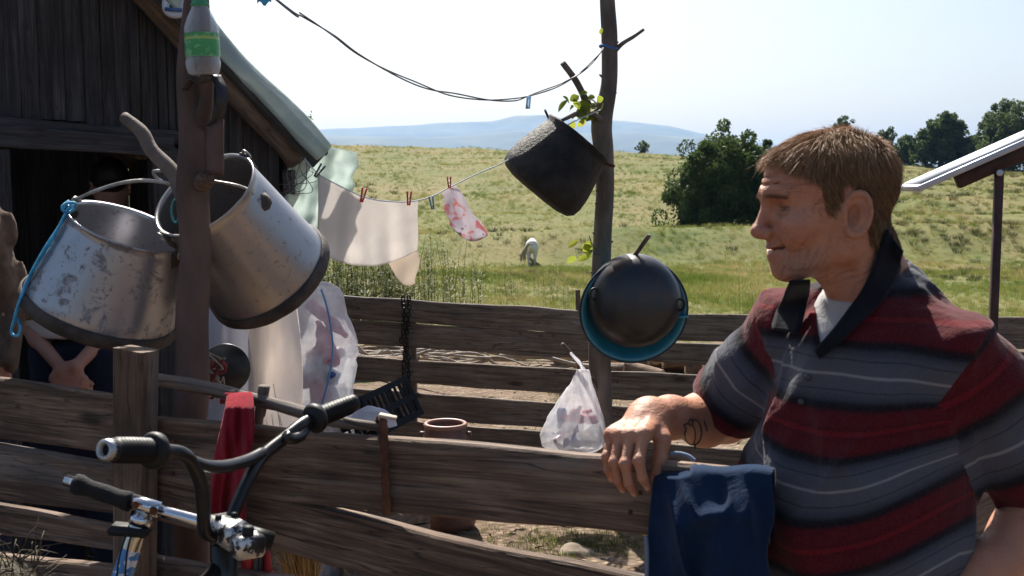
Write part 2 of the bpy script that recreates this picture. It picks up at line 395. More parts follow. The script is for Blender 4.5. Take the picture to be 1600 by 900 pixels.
def tuft(n, h, spread, wid, bend, seed):
    r = np.random.default_rng(seed); V = []; F = []
    for i in range(n):
        a = r.uniform(0, 6.28); b = np.array([math.cos(a), math.sin(a), 0]) * spread * r.uniform(0, 1) ** .7
        hh = h * r.uniform(.5, 1.1); d = np.array([math.cos(a), math.sin(a), 0]) * bend * hh * r.uniform(.2, 1); s = np.array([-math.sin(a + r.normal()), math.cos(a + r.normal()), 0]) * wid * r.uniform(.6, 1.2)
        k = len(V); V += [b - s, b + s, b + d * .35 + [0, 0, hh * .55] - s * .8, b + d * .35 + [0, 0, hh * .55] + s * .8, b + d + [0, 0, hh]]
        F += [(k, k + 1, k + 3, k + 2), (k + 2, k + 3, k + 4)]
    return np.array(V), F
def weedstalk(h, seed):
    r = np.random.default_rng(seed); V, F = tube([(0, 0, 0), (.01, 0, h * .5), (r.normal() * .04, r.normal() * .04, h)], [.004, .003, .0015], 3); V = list(V); F = list(F)
    for i in range(46):
        z = h * r.uniform(.12, 1); a = r.uniform(0, 6.28); L = (.03 + .06 * (1 - z / h)) * r.uniform(.6, 1.4); d = np.array([math.cos(a), math.sin(a), r.uniform(.1, .9)]); s = np.array([-math.sin(a), math.cos(a), 0]) * .006
        b = np.array([0, 0, z]); k = len(V); V += [b - s * .4, b + s * .4, b + d * L * .6 + s, b + d * L * .6 - s, b + d * L]; F += [(k, k + 1, k + 2, k + 3), (k + 3, k + 2, k + 4)]
    return np.array(V), F
def scatter(name, protos, pts, scl, label, cat):
    """one object of stuff: the prototypes are instanced on its points"""
    V = np.asarray(pts); me = bpy.data.meshes.new(name); me.from_pydata([tuple(v) for v in V], [], []); o = bpy.data.objects.new(name, me); COL.objects.link(o)
    r = np.random.default_rng(len(V))
    for an, av in (('sc', scl), ('rz', r.uniform(0, 6.28, len(V))), ('pick', r.integers(0, len(protos), len(V)).astype(float))):
        a = me.attributes.new(an, 'FLOAT', 'POINT'); a.data.foreach_set('value', np.asarray(av, np.float32))
    g = bpy.data.node_groups.new(name, 'GeometryNodeTree'); g.interface.new_socket('Geometry', in_out='INPUT', socket_type='NodeSocketGeometry'); g.interface.new_socket('Geometry', in_out='OUTPUT', socket_type='NodeSocketGeometry')
    N = g.nodes; L = g.links; gi = N.new('NodeGroupInput'); go = N.new('NodeGroupOutput'); jn = N.new('GeometryNodeJoinGeometry')
    def at(n): q = N.new('GeometryNodeInputNamedAttribute'); q.data_type = 'FLOAT'; q.inputs[0].default_value = n; return q.outputs[0]
    cx = N.new('ShaderNodeCombineXYZ'); L.new(at('rz'), cx.inputs[2])
    for i, pm in enumerate(protos):
        po = bpy.data.objects.new(name + '_clump', pm); oi = N.new('GeometryNodeObjectInfo'); oi.inputs[0].default_value = po; oi.inputs[1].default_value = True
        ip = N.new('GeometryNodeInstanceOnPoints'); cmp_ = N.new('FunctionNodeCompare'); cmp_.data_type = 'FLOAT'; cmp_.operation = 'EQUAL'
        L.new(at('pick'), cmp_.inputs[0]); cmp_.inputs[1].default_value = i; cmp_.inputs[12].default_value = .1
        L.new(gi.outputs[0], ip.inputs['Points']); L.new(cmp_.outputs[0], ip.inputs['Selection']); L.new(oi.outputs['Geometry'], ip.inputs['Instance'])
        L.new(cx.outputs[0], ip.inputs['Rotation']); L.new(at('sc'), ip.inputs['Scale']); L.new(ip.outputs[0], jn.inputs[0])
    L.new(jn.outputs[0], go.inputs[0]); md = o.modifiers.new('instances', 'NODES'); md.node_group = g
    WM[o.name] = Matrix.Identity(4); return tag(o, label, cat, kind='stuff')
def pmesh(name, VF, m):
    me = bpy.data.meshes.new(name); me.from_pydata([tuple(v) for v in VF[0]], [], [tuple(f) for f in VF[1]]); me.materials.append(m); return me
gp = [pmesh('grass_tuft', tuft(26, .17, .10, .0035, .7, s), grassm) for s in range(4)]
def spread(n, y0, y1, side=.62, pad=2.0, pw=1.0):
    q = rng.uniform(0, 1, n) ** pw; Y = y0 * (y1 / y0) ** q; X = rng.uniform(-1, 1, n) * (side * Y + pad); return X, Y
X, Y = spread(70000, 11.2, 150); k = fbm(np.stack([X * .25, Y * .12, X * 0], -1), 3, 21)
keep = (k > -.35) | (rng.uniform(0, 1, len(X)) < .4); X, Y, k = X[keep], Y[keep], k[keep]
sc = (.55 + .5 * np.clip(k + .4, 0, 1) + .35 * rng.uniform(0, 1, len(X))) * np.interp(Y, [11, 18, 30, 150], [.42, .55, .8, 1.5]) * (1 + .45 * vnoise(np.stack([X * .8, Y * .5, X * 0], -1), 71))
scatter('meadow_grass', gp, np.stack([X, Y, zground(X, Y) - .01], -1), sc, 'sunlit yellow green meadow grass beyond the back fence', 'grass')
tp = [pmesh('tussock', tuft(60, .22, .16, .006, 1.1, 30 + s), tussm) for s in range(3)]
X, Y = spread(13000, 17, 140, .66, 3); k = fbm(np.stack([X * .11, Y * .07, X * 0], -1), 3, 51) + .35 * np.clip((X - .2 * Y) / 10, -.6, 1) + .6 * (np.abs(Y - 46) < 4) * (X > -4)
m = k > rng.uniform(.05, .9, len(X)); X, Y = X[m], Y[m]
scatter('tussocks', tp, np.stack([X, Y, zground(X, Y) - .02], -1), rng.uniform(.5, 1.25, len(X)) * np.interp(Y, [14, 40, 140], [.7, 1.0, 1.9]), 'dark tussocks dotting the sloping pasture', 'grass')
wp = [pmesh('weed', weedstalk(.55 + .1 * s, 60 + s), weedm) for s in range(4)]
X = np.concatenate([rng.normal(-1.75, .6, 420), rng.uniform(-3, 3.2, 90), rng.normal(.35, .7, 60)]); Y = np.concatenate([rng.uniform(11.6, 14.5, 420), rng.uniform(12, 22, 90), rng.uniform(15, 20, 60)])
scatter('tall_weeds', wp, np.stack([X, Y, zground(X, Y)], -1), np.concatenate([rng.uniform(.7, 1.35, 420), rng.uniform(.35, .7, 150)]), 'tall feathery weeds standing behind the fence below the washing line', 'weeds')
yp = [pmesh('yard_grass', tuft(14, .05, .04, .002, .8, 80 + s), weedm) for s in range(3)]
X = np.concatenate([rng.uniform(-3, 4, 1100), rng.normal(.25, .22, 420)]); Y = np.concatenate([rng.uniform(3.2, 11, 1100), rng.normal(4.95, .13, 420)]); k = fbm(np.stack([X * .9, Y * .9, X * 0], -1), 3, 77); m = (k > .12) | (np.arange(len(X)) >= 1100); X, Y = X[m], Y[m]
scatter('yard_grass', yp, np.stack([X, Y, zground(X, Y)], -1), np.where(np.abs(Y - 4.95) < .5, .5, 1.0) * rng.uniform(.5, 1.2, len(X)), 'sparse short grass sprouting from the trodden yard soil', 'grass')

# ------------------------------------------------------------------ trees
barkm = simple('dark_bark', (.05, .04, .03), (.12, .10, .08), .9, scale=9, bump=.6, bdist=.02)
crownm = leafmat('tree_foliage', [(.25, (.030, .052, .014)), (.5, (.062, .098, .026)), (.75, (.115, .150, .045))], .4, .55, False, .9)
paleleaf = leafmat('pale_tree_foliage', [(.25, (.05, .075, .024)), (.5, (.09, .125, .042)), (.75, (.145, .175, .06))], .4, .55, False, .9)
def leaves(cent, rad, n, size, r, flat=1.0):
    """leaf quads spread through clumps"""
    q = r.normal(size=(n, 3)); q /= np.linalg.norm(q, axis=1)[:, None]; ci = r.integers(0, len(cent), n)
    p = cent[ci] + q * (rad[ci] * r.uniform(.35, 1.05, n) ** .5)[:, None]
    a = r.normal(size=(n, 3)); a /= np.linalg.norm(a, axis=1)[:, None]; a[:, 2] *= flat; b = np.cross(a, r.normal(size=(n, 3))); b /= np.linalg.norm(b, axis=1)[:, None]
    s = size * r.uniform(.6, 1.3, n)[:, None]; V = np.stack([p - a * s, p + b * s * .45, p + a * s, p - b * s * .45], 1).reshape(-1, 3)
    return V, np.arange(4 * n).reshape(-1, 4)
def tree(name, label, base, H, W, nl, size, seed, lobes=26, low=.08, mat=None, group=None, shape=1.0):
    r = np.random.default_rng(seed); base = np.asarray(base, float); t = thing(name, label, 'tree', base, group); mb = MB()
    mb.add(*tube([base - [0, 0, .3], base + [0, 0, H * .25], base + [.03 * W, 0, H * .55]], [W * .05, W * .038, W * .02], 8)); C = []; RR = []
    for i in range(lobes):
        u = (i + .5) / lobes; zc = low + (1 - low) * u; prof = (math.sin(math.pi * min(1, .16 + .84 * zc) ** .8) ** .6) * shape
        a = i * 2.4 + r.normal() * .35; rr = W * .5 * prof * r.uniform(.35, .72); c = base + np.array([math.cos(a) * rr, math.sin(a) * rr, H * (zc * .80 + .03)])
        C.append(c); RR.append(W * r.uniform(.15, .235)); m = base + [0, 0, H * min(.5, zc * .6)]
        mb.add(*tube([m, (m + c) / 2 + [0, 0, .05 * H * r.normal() * .4], c], [W * .018, W * .011, W * .004], 5, False))
    C = np.array(C); RR = np.array(RR); C2 = []; R2 = []
    for c, q in zip(C, RR):                       # small clumps on each lobe give the ragged outline
        for k in range(9):
            d = r.normal(size=3); d /= np.linalg.norm(d); C2.append(c + d * q * r.uniform(.6, 1.05)); R2.append(q * r.uniform(.2, .42))
    C2 = np.concatenate([C, np.array(C2)]); R2 = np.concatenate([RR * .8, np.array(R2)])
    obj('trunk', *mb.get(), barkm, t); V, F = leaves(C2, R2, nl, size, r); obj('crown', V, F, mat or crownm, t, smooth=False); return t
def gpt(px, Y, lift=0.0): x = (px - 800) / FPX * Y; return (x, Y, float(zground(x, Y)) + lift)
tree('round_tree', 'large dense round tree on the slope behind the man, left of his face', gpt(1136, 52), 4.0, 6.2, 70000, .09, 7, 40, .02)
tree('leafy_shrub', 'light green leafy shrub growing against the right side of the large round tree', gpt(1196, 56), 4.2, 2.4, 9000, .085, 8, 14, .1, paleleaf)
tree('hedge_tree', 'dark rounded tree on the ridge between the man and the panel', gpt(1466, 150), 6.8, 8.2, 22000, .24, 12, 24, .05, None, 'trees along the ridge')
tree('hedge_tree', 'tallest ridge tree, at the right edge above the tilted panel', gpt(1575, 145, -.6), 9.0, 11.0, 28000, .24, 13, 28, .05, paleleaf, 'trees along the ridge')
tree('hedge_tree', 'low bushy tree on the ridge just right of the hair', gpt(1412, 158), 4.0, 5.4, 6000, .2, 14, 14, .05, paleleaf, 'trees along the ridge')
tree('hedge_tree', 'small dark tree on the ridge peeping past the back of the head', gpt(1378, 165), 5.4, 5.0, 6000, .2, 15, 14, .05, None, 'trees along the ridge')
tree('hedge_tree', 'tree top on the ridge showing just above the hair', gpt(1312, 170), 7.6, 5.2, 4000, .2, 16, 14, .05, None, 'trees along the ridge')
tree('distant_bush', 'small grey green bush on the skyline left of the round tree', gpt(1003, 168), 2.0, 2.6, 1600, .13, 17, 10, .02, paleleaf)
tree('roadside_tree', 'dark twiggy tree showing behind the tarpaulin roof edge', gpt(481, 13), 2.75, .8, 1500, .016, 18, 16, .45, None)

# ------------------------------------------------------------------ the grazing horse
def horse():
    Y = 40; b = np.array(gpt(831, Y)); fz = -.05
    def T(x, y, z): return b + np.array([x, y, z])      # y is away from the camera: the animal walks away
    def body(p):
        d = smin(ell(p, T(0, .12, 1.05), (.29, .36, .31)), ell(p, T(.02, .75, 1.0), (.29, .62, .33)), .1)
        d = smin(d, ell(p, T(.04, 1.35, 1.02), (.24, .3, .33)), .1)
        d = smin(d, chain(p, [(T(.05, 1.45, 1.15), .17), (T(-.02, 1.95, .85), .12), (T(-.1, 2.2, .45), .09)], .05), .08)
        d = smin(d, chain(p, [(T(-.1, 2.2, .45), .1), (T(-.14, 2.3, .1), .055)], .03), .04)
        for s in (-1, 1):
            x = .15 * s
            d = smin(d, chain(p, [(T(x, .08, .95), .17), (T(x * 1.05, .16, .70), .11), (T(x, -.04 + .05 * s, .48), .06), (T(x, .02 + .05 * s, .14), .036), (T(x, .06 + .05 * s, .0), .05)], .03), .05)
            d = smin(d, chain(p, [(T(x, 1.4, .85), .11), (T(x, 1.42, .5), .06), (T(x, 1.4 + .1 * s, .14), .036), (T(x, 1.43 + .1 * s, .0), .05)], .03), .05)
            d = smin(d, chain(p, [(T(-.1 + .07 * s, 2.1, .55), .03), (T(-.1 + .09 * s, 2.03, .66), .012)], .01), .02)
        return d
    V, F = sdf_mesh([(T(0, 1.1, .6), 1.7, body, 0)], .042); HS = lambda A: b + (np.asarray(A) - b) * .76 - [0, 0, .10]; V = HS(V)
    t = NT('white_horse_coat'); v = t.coords(rnd=False); n = t.noise(v, 3, 4)
    t.fin(t.ramp(n, [(.35, (.45, .43, .40)), (.6, (.75, .73, .70))]), .8)
    h = thing('horse', 'white horse grazing in the meadow, seen from behind', 'horse', b); obj('body', V, F, t.m, h)
    mb = MB(); r = np.random.default_rng(5)
    for i in range(60):
        a = T(r.normal() * .02, -.22, 1.17); e = T(-.42 + r.normal() * .1, -.28 + r.normal() * .05, .55 + r.normal() * .12)
        mb.add(*tube(smooth_path([a, T(-.16 + r.normal() * .02, -.3, 1.12 + r.normal() * .02), (T(-.33, -.3, .85) + r.normal(size=3) * .04), e], 3), .012, 4))
    tv, tf2 = mb.get(); obj('tail', HS(tv), tf2, simple('horse_tail_hair', (.35, .28, .18), (.6, .52, .4), .8), h)
    return h
horse()
# ------------------------------------------------------------------ wood
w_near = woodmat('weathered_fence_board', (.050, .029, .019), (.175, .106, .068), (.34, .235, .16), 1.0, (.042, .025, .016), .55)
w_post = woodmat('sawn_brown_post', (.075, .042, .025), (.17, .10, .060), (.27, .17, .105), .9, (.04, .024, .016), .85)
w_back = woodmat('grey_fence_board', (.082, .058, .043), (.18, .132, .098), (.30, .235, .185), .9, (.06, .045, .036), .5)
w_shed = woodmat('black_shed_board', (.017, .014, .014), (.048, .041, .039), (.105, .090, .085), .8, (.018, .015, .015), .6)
w_raft = woodmat('brown_rafter', (.06, .035, .02), (.15, .09, .05), (.26, .17, .10), .8, (.04, .024, .016), .6)
w_stick = woodmat('bare_grey_stick', (.06, .045, .036), (.13, .10, .08), (.22, .175, .145), .5, (.08, .06, .045), .3)
trunkm = simple('smooth_grey_bark', (.085, .065, .052), (.20, .16, .13), .85, scale=11, bump=.45, bdist=.006, stretch=(1, 1, .35))
redbark = simple('reddish_brown_bark', (.055, .034, .027), (.15, .095, .075), .8, scale=8, bump=.5, bdist=.006, stretch=(1, 1, .4))
rust = simple('rusty_iron', (.06, .022, .012), (.20, .085, .045), .8, .35, scale=22, bump=.5)
blackiron = simple('dark_iron', (.012, .011, .011), (.045, .036, .032), .55, .5, scale=18, bump=.5)
rseed = [0]
def board(par, A, B, hA, hB, thick, mat, wav=.006, n=14, name='board', label=None, droop=0.0, up=(0, 0, 1)):
    """a sawn plank between the middles A and B of its two ends, hA and hB high at the ends, set back by its thickness"""
    rseed[0] += 1; r = np.random.default_rng(rseed[0]); A = np.asarray(A, float); B = np.asarray(B, float)
    L = np.linalg.norm(B - A); M = frame((A + B) / 2, B - A, up); u = np.linspace(0, 1, n)
    top = wav * fbm(np.stack([u * L * 4, u * 0, u * 0], -1), 3, rseed[0]); bot = wav * fbm(np.stack([u * L * 4, u * 0 + 9, u * 0], -1), 3, rseed[0])
    wz = .6 * wav * vnoise(np.stack([u * L * 1.5, u * 0 + 3, u * 0], -1), rseed[0]); V = []; F = []; c = min(.004, thick * .2)
    for i in range(n):
        h = (hA + (hB - hA) * u[i]) / 2; x = (u[i] - .5) * L + (r.normal() * .004 if i in (0, n - 1) else 0); y = wz[i]; z = -droop * 4 * u[i] * (1 - u[i])
        zt = h + top[i] + z; zb = -h + bot[i] + z; t2 = thick / 2
        V += [(x, y - t2, zb + c), (x, y - t2, zt - c), (x, y - t2 + c, zt), (x, y + t2 - c, zt), (x, y + t2, zt - c), (x, y + t2, zb + c), (x, y + t2 - c, zb), (x, y - t2 + c, zb)]
    for i in range(n - 1):
        for k in range(8): a = i * 8 + k; b = i * 8 + (k + 1) % 8; F.append((a, b, b + 8, a + 8))
    F += [tuple(range(7, -1, -1)), tuple((n - 1) * 8 + k for k in range(8))]
    return obj(name, xf(V, M), F, mat, par, M, smooth=False, label=label)
def board_px(par, pl, l, r, thick, mat, off=0.0, **kw):
    """l, r: (px, y_top, y_bottom) at the two ends on the fence plane pl; front face on the plane + off"""
    a, b = pl; f = lambda q, y: planeP(q[0], y, a, b, off + thick / 2)
    lt, lb, rt, rb = f(l, l[1]), f(l, l[2]), f(r, r[1]), f(r, r[2])
    return board(par, (lt + lb) / 2, (rt + rb) / 2, np.linalg.norm(lt - lb), np.linalg.norm(rt - rb), thick, mat, **kw)
def nail(par, p, d=(0, -1, 0), s=.004):
    M = frame(p, d, (0, 0, 1)) @ Matrix.Rotation(R(90), 4, 'Y'); V, F = lathe([(0, .002), (s, .001), (s, -.004)], 7, M); return obj('nail', V, F, rust, par)

# ------------------------------------------------------------------ front fence
def Yf(px): return 1.8 * 436 / (310 + .1277 * px)
def fpt(px): y = Yf(px); return np.array([(px - 800) / FPX * y, y])
NF = (fpt(0), fpt(1210))
nf = thing('wooden_fence', 'rough board fence in the foreground that the man leans on', 'fence', (*NF[0], 0))
for l, r in [((-260, 558, 652), (212, 619, 712)), ((-260, 655, 738), (212, 727, 805)), ((-260, 748, 800), (212, 824, 862)), ((-260, 838, 905), (212, 889, 952))]:
    board_px(nf, NF, l, r, .026, w_near, .004)
post_c = planeP(213, 800, *NF, -.022)
def vpost(par, top, bot, w, d, mat, name='post', face=None, label=None, wav=.004, n=10):
    return board(par, bot, top, w, w, d, mat, wav=wav, n=n, name=name, up=face if face is not None else (1, 0, 0), label=label)
fd = (NF[1] - NF[0]) / np.linalg.norm(NF[1] - NF[0]); fd3 = (*fd, 0)
tp_ = planeP(214, 541, *NF, -.03); bt_ = planeP(210, 900, *NF, -.03); bt_ = tp_ + (bt_ - tp_) * ((tp_[2] + .05) / (tp_[2] - bt_[2]))
vpost(nf, tp_, bt_, .082, .05, w_post, face=fd3, label='brown sawn fence post with a crack and knot hole')
board_px(nf, NF, (246, 650, 768), (1192, 735, 848), .028, w_near, .006, n=26, wav=.007)
board_px(nf, NF, (246, 733, 808), (1120, 930, 1040), .028, w_near, .010, n=22)
board_px(nf, NF, (246, 872, 960), (1190, 1010, 1110), .028, w_near, .012, n=14)
for px, py in ((268, 690), (268, 740), (262, 770), (272, 790), (1000, 770), (985, 800)): nail(nf, planeP(px, py, *NF, .003), fd3 and (fd[1], -fd[0], 0))
e0 = planeP(1150, 760, *NF, .075); vpost(nf, (e0[0], e0[1], 1.10), (e0[0], e0[1], -.05), .07, .06, w_near, face=fd3)
rb = (np.array([.36, 1.79]), np.array([.98, 2.39])); bf = thing('wooden_fence', 'short stretch of board fence behind the man, lit along its top', 'fence', (*rb[0], 0))
pA = planeP(1548, 772, *rb); zt = pA[2]
for k, (z, hh) in enumerate(((zt, .15), (zt - .26, .13), (zt - .50, .13))):
    board(bf, (.46, 1.93, z - hh / 2), (1.35, 2.79, z - hh / 2), hh, hh, .028, w_near, n=10)
vpost(bf, (1.02, 2.50, zt + .03), (1.02, 2.50, -.05), .07, .06, w_near, face=(.7, .7, 0))
# the stick laid along the fence, the short peg and the rusty hook
def stick(name, label, cat, pts, rad, mat, group=None, n=9, par=None):
    pts = smooth_path(pts, 5); rad = np.interp(np.linspace(0, 1, len(pts)), np.linspace(0, 1, len(rad)), rad); rseed[0] += 1
    j = np.stack([vnoise(pts * 9 + k * 31, rseed[0]) for k in range(3)], -1); V, F = tube(pts + j * rad[:, None] * .22, rad * (1 + .1 * vnoise(pts * 24, 3)), n)
    M = frame(pts[len(pts) // 2], pts[-1] - pts[0], (0, .3, 1) if abs(pts[-1][2] - pts[0][2]) < np.linalg.norm(pts[-1] - pts[0]) * .9 else (0, 1, 0))
    return obj(name, V, F, mat, par, M, label=label, cat=cat, group=group)
q = lambda px, py, off: planeP(px, py, *NF, off)
stick('wooden_pole', 'peeled grey pole lying along the top of the front fence', 'pole', [q(246, 592, .05), q(330, 608, .05), q(430, 634, .04), q(520, 657, .03), q(600, 668, .03)], [.0145, .0145, .013, .012, .008], w_stick)
stick('wooden_stake', 'short pale stake standing beside the red cloth', 'stake', [q(412, 602, .055), q(408, 640, .055), q(400, 700, .055), (*q(400, 700, .055)[:2], .6)], [.012, .0115, .012, .012], w_stick)
hk = thing('iron_hook', 'rusty iron strap hooked over the top board of the front fence', 'hook', q(597, 780, 0))
strip = [q(590, 668, .05), q(593, 655, .03), q(597, 652, .0), q(599, 665, -.012), q(600, 700, -.012), q(603, 760, -.010), q(604, 805, -.004)]
sp = smooth_path(strip, 5); mb = MB(); nn = np.array([fd[0], fd[1], 0]); wd = .0085
tg = np.gradient(sp, axis=0); tg /= np.linalg.norm(tg, axis=1)[:, None]; nm = np.cross(tg, nn)
Vv = []; Ff = []
for i in range(len(sp)):
    s = wd * (1 + .15 * math.sin(i * 2.1)); Vv += [sp[i] - nn * s - nm[i] * .002, sp[i] + nn * s - nm[i] * .002, sp[i] + nn * s + nm[i] * .002, sp[i] - nn * s + nm[i] * .002]
for i in range(len(sp) - 1):
    for k in range(4): a = i * 4 + k; b = i * 4 + (k + 1) % 4; Ff.append((a, b, b + 4, a + 4))
Ff += [(3, 2, 1, 0), tuple(len(sp) * 4 - 4 + k for k in range(4))]; obj('strap', Vv, Ff, rust, hk, smooth=False)
V, F = box((0, 0, 0), (.032, .02, .006), Matrix.Translation(Vector(q(606, 651, .0))) @ Matrix.Rotation(R(12), 4, 'Y'), .0015); obj('plate', V, F, simple('pale_worn_wood', (.35, .27, .2), (.5, .42, .33), .8), hk)

# ------------------------------------------------------------------ back fence
def bpt(px, Y): return np.array([(px - 800) / FPX * Y, Y])
BF = (bpt(545, 6.5), bpt(1600, 5.39))
kf = thing('wooden_fence', 'grey board fence across the yard in front of the meadow', 'fence', (*BF[0], 0))
T1 = .022
L_ = [((380, 452, 487), (938, 486, 524)), ((380, 489, 524), (938, 524.5, 563)), ((380, 545, 580), (938, 579, 620)), ((380, 592, 634), (938, 636, 674)), ((380, 636, 672), (938, 682, 712)), ((380, 690, 722), (938, 728, 760))]
for l, r in L_: board_px(kf, BF, l, r, T1, w_back, rng.uniform(0, .008), wav=.008, n=20)
R_ = [((952, 489, 529), (1700, 497, 548)), ((952, 532, 562), (1700, 552, 600)), ((952, 579, 622), (1700, 612, 665)), ((952, 634, 664), (1700, 690, 722)), ((952, 686, 716), (1700, 742, 780)), ((952, 735, 765), (1700, 800, 842))]
R_ = [(l, tuple(a + (b - a) * 1.75 for a, b in zip(l, r))) for l, r in R_]
for l, r in R_: board_px(kf, BF, l, r, T1, w_back, rng.uniform(0, .008), wav=.008, n=20)
for px, top in ((430, 455), (640, 474), (1255, 498), (1640, 500), (2020, 506)):
    a = planeP(px, top, *BF, .055); vpost(kf, (a[0], a[1], a[2]), (a[0], a[1], -.1), .075, .055, w_back, face=(1, 0, 0))
a = planeP(903, 452, *BF, .05); b = planeP(909, 520, *BF, .05); vpost(kf, a, (b[0], b[1], -.1), .028, .022, w_raft, name='batten', face=(1, 0, 0))
for px in (560, 645, 930, 965, 1110):
    for row in (L_ if px < 945 else R_)[:4]:
        (l, r) = row; u = (px - l[0]) / (r[0] - l[0]); y = (l[1] + l[2]) / 2 * (1 - u) + (r[1] + r[2]) / 2 * u; nail(kf, planeP(px, y + rng.uniform(-5, 5), *BF, -.002), (-.1, -1, 0), .005)
# tree-trunk pole of the back fence
PY = 5.62
pole = thing('trunk_pole', 'tall bare tree trunk used as a pole beside the back fence, hung with pots', 'pole', P(940, 770, PY))
pts = smooth_path([P(938, 790, PY), P(938, 640, PY), P(938, 500, PY), P(941, 380, PY), P(946, 300, PY), P(944, 235, PY), P(940, 190, PY), P(950, 130, PY), P(951, 60, PY), P(950, 0, PY), P(949, -90, PY), P(952, -190, PY)], 7)
rd = np.interp(np.arange(len(pts)), np.linspace(0, len(pts) - 1, 12), np.array([18, 18, 17, 15, 14, 15.5, 16.5, 13, 12.5, 11.5, 11, 10]) * PY / FPX)
rd = rd * (1 + .06 * vnoise(pts * 6, 4)); V, F = tube(pts + .006 * np.stack([vnoise(pts * 4 + 9, 1), vnoise(pts * 4, 2), pts[:, 0] * 0], -1), rd, 14); obj('trunk', V, F, trunkm, pole)
for nm_, ps, rr in (('branch', [(958, 82, 0), (972, 68, -.02), (990, 57, -.05), (1006, 46, -.08)], [.013, .011, .009, .007]), ('branch', [(935, 205, 0), (925, 175, -.03), (905, 135, -.08), (879, 98, -.14)], [.03, .017, .016, .014]),
                    ('branch', [(944, 190, -.02), (925, 178, -.1), (900, 178, -.14), (886, 184, -.18), (872, 191, -.19)], [.017, .013, .012, .010, .007]), ('branch', [(950, 470, -.02), (975, 425, -.16), (1000, 388, -.26), (1015, 367, -.3)], [.018, .013, .011, .010]),
                    ('branch', [(936, 620, -.01), (922, 590, -.1), (900, 562, -.17), (878, 537, -.2)], [.014, .012, .011, .009])):
    stick('branch', None, None, [P(x, y, PY + o) for x, y, o in ps], rr, trunkm if ps[0][1] < 450 else w_stick, par=pole)
for i in range(16):                                   # cut twig stumps along the trunk
    u = rng.integers(8, len(pts) - 6); s = -1 if i % 3 else 1; a = pts[u] + np.array([s * rd[u] * .8, -rd[u] * .3, 0]); stick('twig_stub', None, None, [a, a + np.array([s * .008, -.004, .006]), a + np.array([s * .014, -.006, .011])], [.006, .005, .004], trunkm, par=pole, n=6)
leafm = leafmat('backlit_pole_leaf', [(.3, (.10, .15, .02)), (.5, (.22, .26, .035)), (.7, (.34, .33, .05))], .55, .45, False, 3)
def leafmesh(p, d, nrm, L, W):
    d = d / np.linalg.norm(d); s = np.cross(d, nrm); s /= np.linalg.norm(s); n2 = np.cross(s, d); V = []; F = []
    for i in range(6):
        u = i / 5; w = W * math.sin(math.pi * min(1, u * .92 + .06)) ** .8; c = p + d * L * u + n2 * L * .25 * u * u * -1
        V += [c - s * w + n2 * w * .35, c, c + s * w + n2 * w * .35]
    for i in range(5):
        for k in (0, 1): a = i * 3 + k; F.append((a, a + 1, a + 4, a + 3))
    return V, F
r = np.random.default_rng(9)
for (cx, cy, o, n, spx) in ((915, 163, -.1, 34, 22), (914, 388, -.07, 8, 14)):
    for i in range(n):
        p = P(cx + r.normal() * spx * .55, cy + r.normal() * spx * .5, PY + o + r.normal() * .03); d = np.array([r.normal(), r.normal() * .8, r.normal() * .7 - .5]); nr = np.array([r.normal() * .6, -1 + r.normal() * .5, .5 + r.normal() * .5])
        V, F = leafmesh(p, d, nr, r.uniform(.04, .07), r.uniform(.013, .02)); obj('leaf', V, F, leafm, pole, smooth=True)
    for i in range(4): stick('twig', None, None, [P(940, cy + 12, PY - .02), P((cx + 940) / 2, cy + r.normal() * 6, PY + o), P(cx + r.normal() * 12, cy + r.normal() * 12, PY + o)], [.004, .003, .002], trunkm, par=pole, n=5)
V, F = leafmesh(P(941, 44, PY - .05), np.array([-.4, 0, -1.]), np.array([0, -1., .3]), .03, .009); obj('leaf', V, F, leafm, pole)

# ------------------------------------------------------------------ the shed
SA, SB = bpt(-60, 4.25), bpt(455, 4.95)                # gable wall plane
shed = thing('wooden_shed', 'dark board shed with an open doorway and a tarpaulin over its roof', 'shed', (*SA, 0))
sq = lambda px, py, off=0.0: planeP(px, py, SA, SB, off)
edges = [-330, -262, -190, -120, -62, -18, 14, 45, 66, 88, 121, 148, 170, 196, 212, 226, 240, 256, 270, 283, 300, 318, 336, 356, 376, 396, 416, 434]
def roofline(px): return 96 + (px - 340) * (250 - 96) / (475 - 340)      # underside of the verge in the picture
for i in range(len(edges) - 1):
    x0, x1 = edges[i] + .6, edges[i + 1] - .6; xm = (x0 + x1) / 2; top = max(roofline(xm) - 34, -620)
    low = np.interp(xm, [-330, 0, 120, 280, 460], [150, 184, 193, 212, 236]) + rng.uniform(-5, 6)
    if xm > 236: low = 760
    if xm < -8 and xm > -70: low = 760
    o = rng.choice([0, .006, .018, .022]); a = sq(xm, low, o); b = sq(xm, top, o); w = abs(sq(x1, 200, o)[0] - sq(x0, 200, o)[0]) / fd[0] * .87
    ww = np.linalg.norm(sq(x1, 200, o) - sq(x0, 200, o)); a = np.array([b[0], b[1], a[2]])
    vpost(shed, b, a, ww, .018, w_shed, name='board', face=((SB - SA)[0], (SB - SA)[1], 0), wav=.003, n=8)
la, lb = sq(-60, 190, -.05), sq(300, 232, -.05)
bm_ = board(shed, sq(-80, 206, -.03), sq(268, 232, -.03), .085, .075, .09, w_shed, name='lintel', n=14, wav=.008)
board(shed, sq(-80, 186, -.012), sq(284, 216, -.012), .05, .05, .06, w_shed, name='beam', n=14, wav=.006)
for px, wpx in ((1, 20), (253, 40)): b = sq(px, 200, -.02); vpost(shed, (b[0], b[1], sq(px, 232)[2]), (b[0], b[1], -.05), wpx / FPX * b[1], .08, w_shed, name='door_post', face=((SB - SA)[0], (SB - SA)[1], 0))
